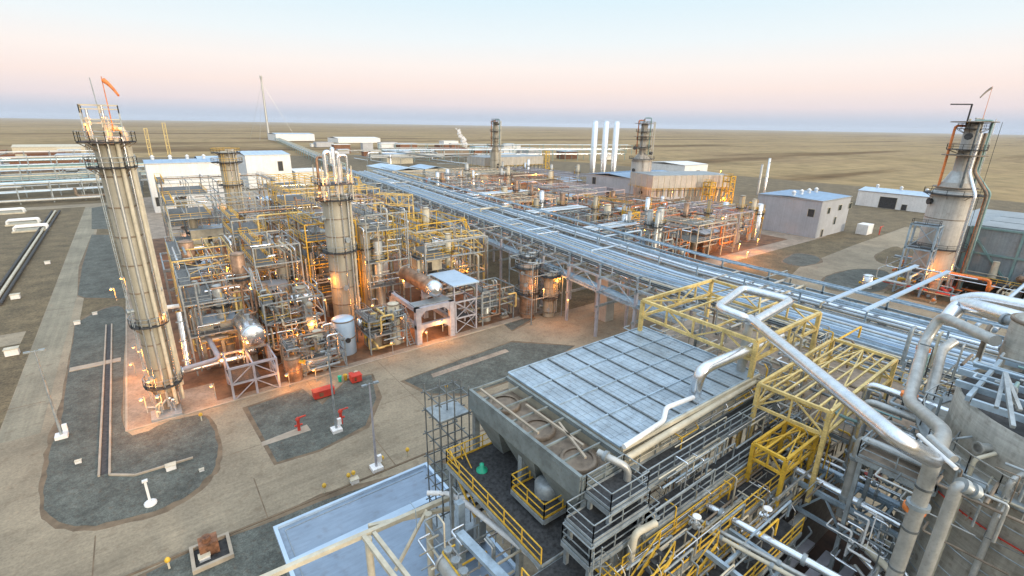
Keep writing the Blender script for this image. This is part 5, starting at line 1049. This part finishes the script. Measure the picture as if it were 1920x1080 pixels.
k = MB(); k.rail([(tx + 7.4 * math.cos(2 * PI * i / 32), ty + 7.4 * math.sin(2 * PI * i / 32), 23.66) for i in range(33)], 1.1, .05, 1.6); k.build('handrail', 'pipe_grey', t)
k = MB(); k.rail([(tx + 7.12 * math.cos(a), ty + 7.12 * math.sin(a), 21.4) for a in [2.0 + i * .12 for i in range(24)]], .06, .06, 4.0, False); k.build('red_guard', 'red', t)
for i in range(5):
    a = 2.5 + i * .4; MB().tube((tx + 6.1 * math.cos(a), ty + 6.1 * math.sin(a), 24.9), (tx + 6.8 * math.cos(a), ty + 6.8 * math.sin(a), 24.9), .22, 12).tube((tx + 6.7 * math.cos(a), ty + 6.7 * math.sin(a), 24.9), (tx + 6.8 * math.cos(a), ty + 6.8 * math.sin(a), 24.9), .32, 12).build('nozzle', 'pipe_grey', t)
pipe('thick grey standpipe rising beside the big tank to the valve cross', [(25.5, 3.2, 26.5), (25.5, 3.2, 12)], .31, 'pipe_grey', n=18, flanges=3)
pipe('second standpipe bending over toward the big tank ledge', [(25.6, 1.6, 25.8), (25.0, 2.2, 26.2), (25.0, 2.2, 12)], .23, 'pipe_grey', n=16, flanges=2)
pipe('fat grey pipe snaking down from the silver ducts to the tank side', [(41.7, 4.3, 27.5), (46.2, 8.0, 27), (45.4, 8.3, 25), (35.0, 6.3, 24.5), (30.7, 3.8, 25.5), (27.9, 3.5, 25.6)], .36, 'pipe_grey', n=20)
pipe('parallel grey pipe just behind the fat snaking pipe', [(47.3, 7.0, 25), (46.4, 7.4, 24.4), (39.3, 6.1, 23.4), (39.2, 5.3, 22)], .34, 'pipe_grey', n=16)
for i, (a, lb) in enumerate([((44.0, 8.0, 24.85), 'upper'), ((35.8, 6.5, 24.55), 'lower'), ((25.7, 3.3, 23.7), 'standpipe')]):
    d = Vector((0, 0, 1)); p = Vector(a); tag(MB().tube(p - d * .12, p + d * .12, .44, 18).build('marking_band', 'orange_paint'), f'{lb} orange red marking band wrapped round the grey piping by the tank', 'band')
pipe('broad blue silver duct curving in from the right frame edge', [(49.9, 3.2, 27), (50.7, 6.1, 27), (53.5, 8.3, 26.4), (51.1, 8.4, 25.4)], .62, 'clad', n=22, name='silver_duct')
pipe('second blue silver duct lying above the first on the right', [(52.5, 3.7, 27.5), (53.8, 7.4, 27.2), (54.3, 8.8, 26.2)], .5, 'clad', n=20, name='silver_duct')
vessel_v(43.0, 2.5, 22, 29.0, 1.6, 'tankplate', 'grey dished vessel with a side nozzle on legs above the big tank', 'upper_vessel', 'vessel', None, (), 0, 28, None, 1, 3)
t = thing('a_frame_stand', 'pale A shaped steel stand under the grey dished vessel', 'stand', (30.0, 1.8, 28))
P = Vector((31.9, 2.6, 29))
for q in ((29.8, 2.3, 28), (30.4, 1.6, 28), (28.3, 1.5, 28)): MB().bar(P, q, .16).build('leg', 'galv', t)
for i in range(26):
    a = (43.7, 5.6, 24); x = a[0] + R.uniform(-5, 6); y = a[1] + R.uniform(-2.2, 2.6); z = R.uniform(20.5, 25.5); s = R.choice([(2.2, 0, 0), (0, 2.4, 0), (0, 0, 2.6)])
    m = R.choice(['galv', 'pipe_grey', 'cream', 'brownsteel', 'teal']); pipe(f'{WORD[m]} {("lengthwise", "crosswise", "upright")[[s[0] > 0, s[1] > 0, s[2] > 0].index(True)]} small pipe in the tangle behind the fat snaking pipe', [(x, y, z), (x + s[0], y + s[1], z + s[2]), (x + s[0] + .6, y + s[1], z + s[2])], R.uniform(.05, .14), m, 'small pipes behind the snaking pipe', 8, 'small_pipe')
for i in range(9):
    a = (37.3, 7.2, 17); valve(a[0] + R.uniform(-1.5, 2), a[1] + R.uniform(-1.5, 1.5), R.uniform(16.5, 18), .6, R.choice(['galv', 'pipe_grey', 'cream']), R.choice(['dark', 'red', 'galv']), R.choice('xy'), 'gate_valve', 'small handwheel valve clustered on the pipes left of the thick standpipe', 'handwheel valves left of the thick standpipe')
platform('railed landing round the foot of the long silver duct', 29.5 + 2, 29.5 + 5.4, 5.0 - 1.5, 5.0 + 2.2, 21.6, 'galv', 'nsw', 'brownsteel')
# branch ducts from the rack to the right
for i in range(8):
    pipe(f'{("first", "second", "third", "fourth", "fifth", "sixth", "seventh", "eighth")[i]} pale blue line crossing from the main rack to the cooler block side', [(92 + i * 1.0, 12 - i * 1.9, 13.6), (150, 12 - i * 1.9, 13.6)], .3 + .12 * (i % 3), ('paleblue', 'clad', 'galv')[i % 3])
for i in range(2): tag(MB().bar(RP(28 - i * 5, 16, 14.6), (122, 27 - i * 5, 14.6), .75, .25).build('cable_duct', 'paleblue'), f'{("upper", "lower")[i]} broad pale blue cable duct slanting off the rack toward the heater', 'cable duct')
# steelwork over the big tank top
t = thing('tank_top_frame', 'dark blue steel frame with clutter laid over the open top of the big tank', 'steel frame', (tx, ty, 26.4))
k = MB()
for i in range(-3, 4): w_ = math.sqrt(max(.1, 6.4 ** 2 - (i * 2) ** 2)); k.bar((tx + i * 2, ty - w_, 26.6), (tx + i * 2, ty + w_, 26.6), .22, .35)
for i in range(-2, 3): w_ = math.sqrt(max(.1, 6.4 ** 2 - (i * 2.6) ** 2)); k.bar((tx - w_, ty + i * 2.6, 26.59), (tx + w_, ty + i * 2.6, 26.59), .2, .3)
k.build('beam', 'steelblue', t)
MB().lathe([(6.08, 26.08), (.02, 26.1)], (tx, ty, 0), 40, caps=False).build('cover', 'dark', t)
def tangle(zone, grp, x0, x1, y0, y1, z0, z1, n, seed, r0=.04, r1=.13, mats=PM, ax=None):
    Q = random.Random(seed)
    for i in range(n):
        m = Q.choice(mats); r = Q.uniform(r0, r1); a = ax or Q.choice('xyz'); p = Vector((Q.uniform(x0, x1), Q.uniform(y0, y1), Q.uniform(z0, z1))); d = Q.uniform(1.5, 6)
        v = {'x': Vector((d, 0, 0)), 'y': Vector((0, d * .6, 0)), 'z': Vector((0, 0, d * .45))}[a]; e = {'x': (0, 0, -1.2), 'y': (.9, 0, 0), 'z': (0, .8, 0)}[a]; q = p + v; f = q + Vector(e)
        pipe(f"{WORD[m]} {'stout' if r > (r0 + r1) / 2 else 'slender'} {dict(x='long', y='cross', z='upright')[a]} pipe {zone}", [p, q, f], r, m, f'small pipes {grp}', 8, dict(x='service_pipe', y='cross_pipe', z='drop_pipe')[a])
MX = PM + ['yellow', 'cream', 'galv', 'steelblue']
tangle('between the cooler edge and the long walkways', 'by the cooler edge', 19, 38, 12.4, 15.2, 17, 21.2, 70, 1, .025, .075, MX, 'x')
tangle('standing between cooler edge and walkways', 'upright by the cooler edge', 19, 38, 12.4, 15.2, 16.5, 19.6, 45, 11, .025, .06, MX, 'z')
tangle('along the long yellow walkway', 'along the yellow walkway', 16, 37, 8.6, 12.6, 15, 18.6, 80, 2, .025, .08, MX, 'x')
tangle('standing along the long yellow walkway', 'upright along the yellow walkway', 18, 38, 10, 12.6, 14, 17.6, 40, 12, .025, .07, MX, 'z')
tangle('under the deep yellow frame', 'under the deep yellow frame', 36, 50, 3, 12, 11, 17.6, 60, 3, .04, .13, PM + ['yellow', 'rust', 'darksteel'])
tangle('behind the cooler under the second yellow gantry', 'behind the cooler', 35, 51, 12.5, 17, 18.5, 22, 56, 4, .03, .11, MX)
tangle('down in the dark pit', 'in the dark pit', 30, 40, -1, 6, 6.5, 12.5, 26, 5, .05, .16, ['galv', 'brownsteel', 'pipe_grey', 'darksteel', 'dark'])
tangle('around the row of gate valves', 'round the gate valves', 9.8, 13.6, 14.5, 24, 11.5, 15.6, 34, 6, .03, .1, MX)
tangle('on top of the big tank frame', 'on top of the tank', tx - 5, tx + 2, ty - 3, ty + 4.5, 26.7, 27.8, 40, 7, .03, .09, ['galv', 'teal', 'pipe_grey', 'darksteel', 'steelblue'])
tangle('left of the thick standpipe', 'left of the standpipe', 30, 35, 3.0, 6.4, 14.5, 17.5, 46, 8, .025, .09, ['galv', 'clad', 'pipe_grey', 'white', 'darksteel'])
tangle('on the brown deck under the large yellow gantry', 'on the brown deck', 37, 48, 18, 27, 19.7, 21, 36, 9, .04, .14, PM + ['darksteel'])
for i in range(12):
    valve(17 + i * 1.8 + R.uniform(-.3, .3), R.choice([9.4, 12.9, 11.5]), R.choice([16.6, 18.2, 17.4]), .7, R.choice(['galv', 'pipe_grey', 'cream', 'clad']), R.choice(['red', 'dark', 'galv', 'white']), R.choice('xy'), 'gate_valve', 'small valve fitted between the long walkways', 'valves between the long walkways')
t = thing('rail_cage', 'tall galvanised ladder cage standing off the corner landing', 'ladder', (15.2, 12.6, 10))
k = MB().ladder(15.2, 12.6, 10, 19.8, .6, 0, .06); k.build('ladder', 'galv', t); k = MB()
for i in range(9): k.lathe([(.45, 11.5 + i), (.45, 11.56 + i)], (15.2, 12.25, 0), 10, caps=False)
k.build('cage', 'galv', t)
# ---------------------------------------------------------------- haze
hz = bpy.data.materials.new('haze'); hz.use_nodes = True; ht = hz.node_tree; ht.nodes.clear()
ho = ht.nodes.new('ShaderNodeOutputMaterial'); pv = ht.nodes.new('ShaderNodeVolumePrincipled'); ht.links.new(pv.outputs[0], ho.inputs['Volume'])
pv.inputs['Color'].default_value = (.80, .88, 1, 1); pv.inputs['Density'].default_value = 3.2e-5; pv.inputs['Anisotropy'].default_value = 0
M['haze'] = hz
hb = MB().box(-31000, 31000, -31000, 31000, -2, 200).build('haze', 'haze'); hb['kind'] = 'stuff'
# fittings of the big tank neighbourhood
for i in range(5):
    z = 25 - i * 2.3; p = Vector((25.5, 3.2, z)); MB().tube(p, p + Vector((0, 0, .12)), .4, 18)
    tag(MB().tube(p, p + Vector((0, 0, .1)), .345, 18).build('clamp_ring', 'darksteel'), 'dark clamp ring on the thick grey standpipe', 'clamp', 'clamp rings on the thick standpipe')
pipe('thin cross bar pipe at the standpipe head', [(26.6, 4.1, 26.8), (25.0, 2.4, 26.8)], .1, 'white', n=10)
pipe('pale stub pipe angled over the standpipe head', [(26.6, 3.7, 26.9), (25.5, 2.6, 26.9)], .17, 'pipe_grey', n=12)
tangle('clinging to the big tank wall', 'on the tank wall', 27.5, 30.5, -1, 4, 20.5, 25, 34, 21, .02, .07, ['galv', 'pipe_grey', 'darksteel', 'cream', 'brownsteel'])
tangle('between snaking pipe and silver ducts', 'by the snaking pipe', 34, 44, 3, 9, 19.5, 23.5, 60, 22, .03, .11, ['galv', 'pipe_grey', 'darksteel', 'teal', 'steelblue', 'brownsteel'])
for i in range(6):
    pipe(f'{nth_[i]} white grey upright pipe in the row rising from the pit beside the thick standpipe', [(29.5 + i * .55, 4.4 - i * .25, 8), (29.5 + i * .55, 4.4 - i * .25, 15.2 + .4 * (i % 3)), (30.4 + i * .55, 5.6, 15.2 + .4 * (i % 3))], .1 + .05 * (i % 3), ('pipe_grey', 'clad', 'cream')[i % 3], n=10)
for i in range(7):
    pipe(f'{nth_[i]} silver line of the bundle passing below the landing toward the tank', [(26 + i * .5, 8.4, 13.4 + .3 * (i % 2)), (26 + i * .5, -3, 13.4 + .3 * (i % 2))], .08 + .04 * (i % 3), ('clad', 'galv', 'pipe_grey', 'paleblue')[i % 4], n=10)
for i in range(5):
    a = 2.35 + i * .22; pipe(f'{nth_[i]} slim pipe climbing the big tank wall counted from the standpipe', [(tx + 7.3 * math.cos(a), ty + 7.3 * math.sin(a), 10), (tx + 7.3 * math.cos(a), ty + 7.3 * math.sin(a), 24.6), (tx + 6.3 * math.cos(a), ty + 6.3 * math.sin(a), 24.9)], .06 + .04 * (i % 3), ('galv', 'cream', 'pipe_grey')[i % 3], n=10)
for i in range(4):
    pipe(f'{nth_[i]} thick grey pipe stacked behind the snaking pipe toward the main rack', [(33 + i * 1.6, 7.6 + .5 * i, 16), (33 + i * 1.6, 7.6 + .5 * i, 22 + .5 * i), (33 + i * 1.6, 2.5, 22 + .5 * i)], .24, ('pipe_grey', 'clad')[i % 2], n=14, flanges=2)
platform('second galvanised landing stacked above the corner landing', 15.2, 19.6, 13.0, 15.0, 19.9, 'galv', 'nesw', z0=18.6, w=.05)
platform('third galvanised landing topmost of the corner stack', 16.6, 19.6, 13.2, 15.0, 21.0, 'galv', 'nesw', z0=19.9, w=.05)
platform('narrow yellow railed landing under the corner landings', 14.4, 18.4, 10.9, 12.7, 16.4, 'yellow', 'nesw', z0=8, w=.05)
MW = ['galv', 'pipe_grey', 'darksteel', 'cream', 'clad', 'yellow']
for nm, a, ax_ in (('below the corner landings', (13.6, 19, 9.5, 13, 12.5, 17.5, 44, 31), None), ('along the pit edge', (20, 30, 8.2, 10.8, 12.5, 15.2, 44, 32), None), ('above the cream cooler edge', (21, 36, 14.9, 15.5, 20.6, 21.6, 22, 33), 'x'), ('at the far end of the walkways', (33, 38, 9, 15, 16, 20.5, 60, 34), None)):
    Q = random.Random(a[7])
    for i in range(a[6]):
        p = Vector((Q.uniform(a[0], a[1]), Q.uniform(a[2], a[3]), Q.uniform(a[4], a[5]))); m = Q.choice(MW); v = Vector({'x': (Q.uniform(1, 4), 0, 0), 'y': (0, Q.uniform(.8, 2.4), 0), 'z': (0, 0, Q.uniform(1, 2.6))}[ax_ or Q.choice('xyz')]); r = Q.uniform(.02, .07)
        pipe(f'{WORD[m]} impulse tube {nm}', [p, p + v, p + v + Vector((0, .3, .3))], r, m, f'impulse tubes {nm}', 6, 'impulse_tube')
# ---------------------------------------------------------------- tell look-alikes apart in their labels
LM = [('tallest column', -2, 79), ('silver duct', 1, 88), ('polished silver drum', 9, 82), ('stair tower', 14, 90), ('broad middle column', 28, 93), ('grey upright tank', 25, 84), ('concrete portal', 41, 80), ('flat canopy', 48, 83), ('reactor cluster', 65, 78),
      ('white building', 18, 265), ('insulated far column', 21, 168), ('yellow pipe bridge', 55, 108), ('high yellow portal', 60, 128), ('blue exchangers', 6, 112), ('blue roofed shelter', 35, 150), ('trench', -10, 100), ('grey clad building', 205, 92), ('near cooler bank', 222, 150), ('far cooler bank', 230, 318),
      ('compressor house', 138, 300), ('blue roofed hall', 225, 190), ('small grey building', 207, 228), ('rack branch', 120, 110), ('second rack branch', 125, 135), ('third rack branch', 130, 180), ('fired heater', 163, 33), ('middle rack edge', 112, 220)]
ONE = ['', 'first', 'second', 'third', 'fourth', 'fifth', 'sixth', 'seventh', 'eighth', 'ninth', 'tenth', 'eleventh', 'twelfth', 'thirteenth', 'fourteenth', 'fifteenth', 'sixteenth', 'seventeenth', 'eighteenth', 'nineteenth', 'twentieth']
def nth(n): return ONE[n] if n <= 20 else (('twenty-', 'thirty-', 'forty-')[(n - 21) // 10] + ONE[(n - 1) % 10 + 1]) if n % 10 else ('thirtieth', 'fortieth')[n // 10 - 3]
bpy.context.view_layer.update()
def centre(o):
    q = [o] if o.type == 'MESH' else [c for c in o.children if c.type == 'MESH']
    s = Vector((0, 0, 0)); k = 0
    for c in q:
        for v in c.bound_box: s += c.matrix_world @ Vector(v); k += 1
    return s / max(1, k)
def dups():
    d = {}
    for o in SC.objects:
        if o.parent is None and 'label' in o: d.setdefault(o['label'], []).append(o)
    return [(l, v) for l, v in d.items() if len(v) > 1]
E3 = Vector((0, 0, 40))
for l, v in dups():
    if len(v) > 9 and v[0].name.split('.')[0] == 'work_lamp':
        for o in v:
            c = centre(o); n = min(LM, key=lambda t: (t[1] - c.x) ** 2 + (t[2] - c.y) ** 2)[0]
            o['label'] = f'small orange lamp on a post by the {n}'
for l, v in dups():
    cs = {o.name: centre(o) for o in v}
    zs = sorted(c.z for c in cs.values())
    if v[0].name.startswith('rack_portal') or len(v) > 3 or zs[-1] - zs[0] < 1.5:
        v.sort(key=lambda o: (cs[o.name] - E3).length)
        w = [f'{nth(i + 1)} from the front' for i in range(len(v))]
    else:
        v.sort(key=lambda o: cs[o.name].z); w = ['the lower one', 'the upper one'] if len(v) == 2 else ['the lowest one', 'the middle one', 'the highest one']
    for o, t_ in zip(v, w):
        nl = l + ', ' + t_
        if len(nl.split()) > 16: nl = nl.replace(' with', '').replace('small ', '').replace(' the ', ' ').replace('galvanised', 'galvanised')
        if len(nl.split()) <= 16: o['label'] = nl
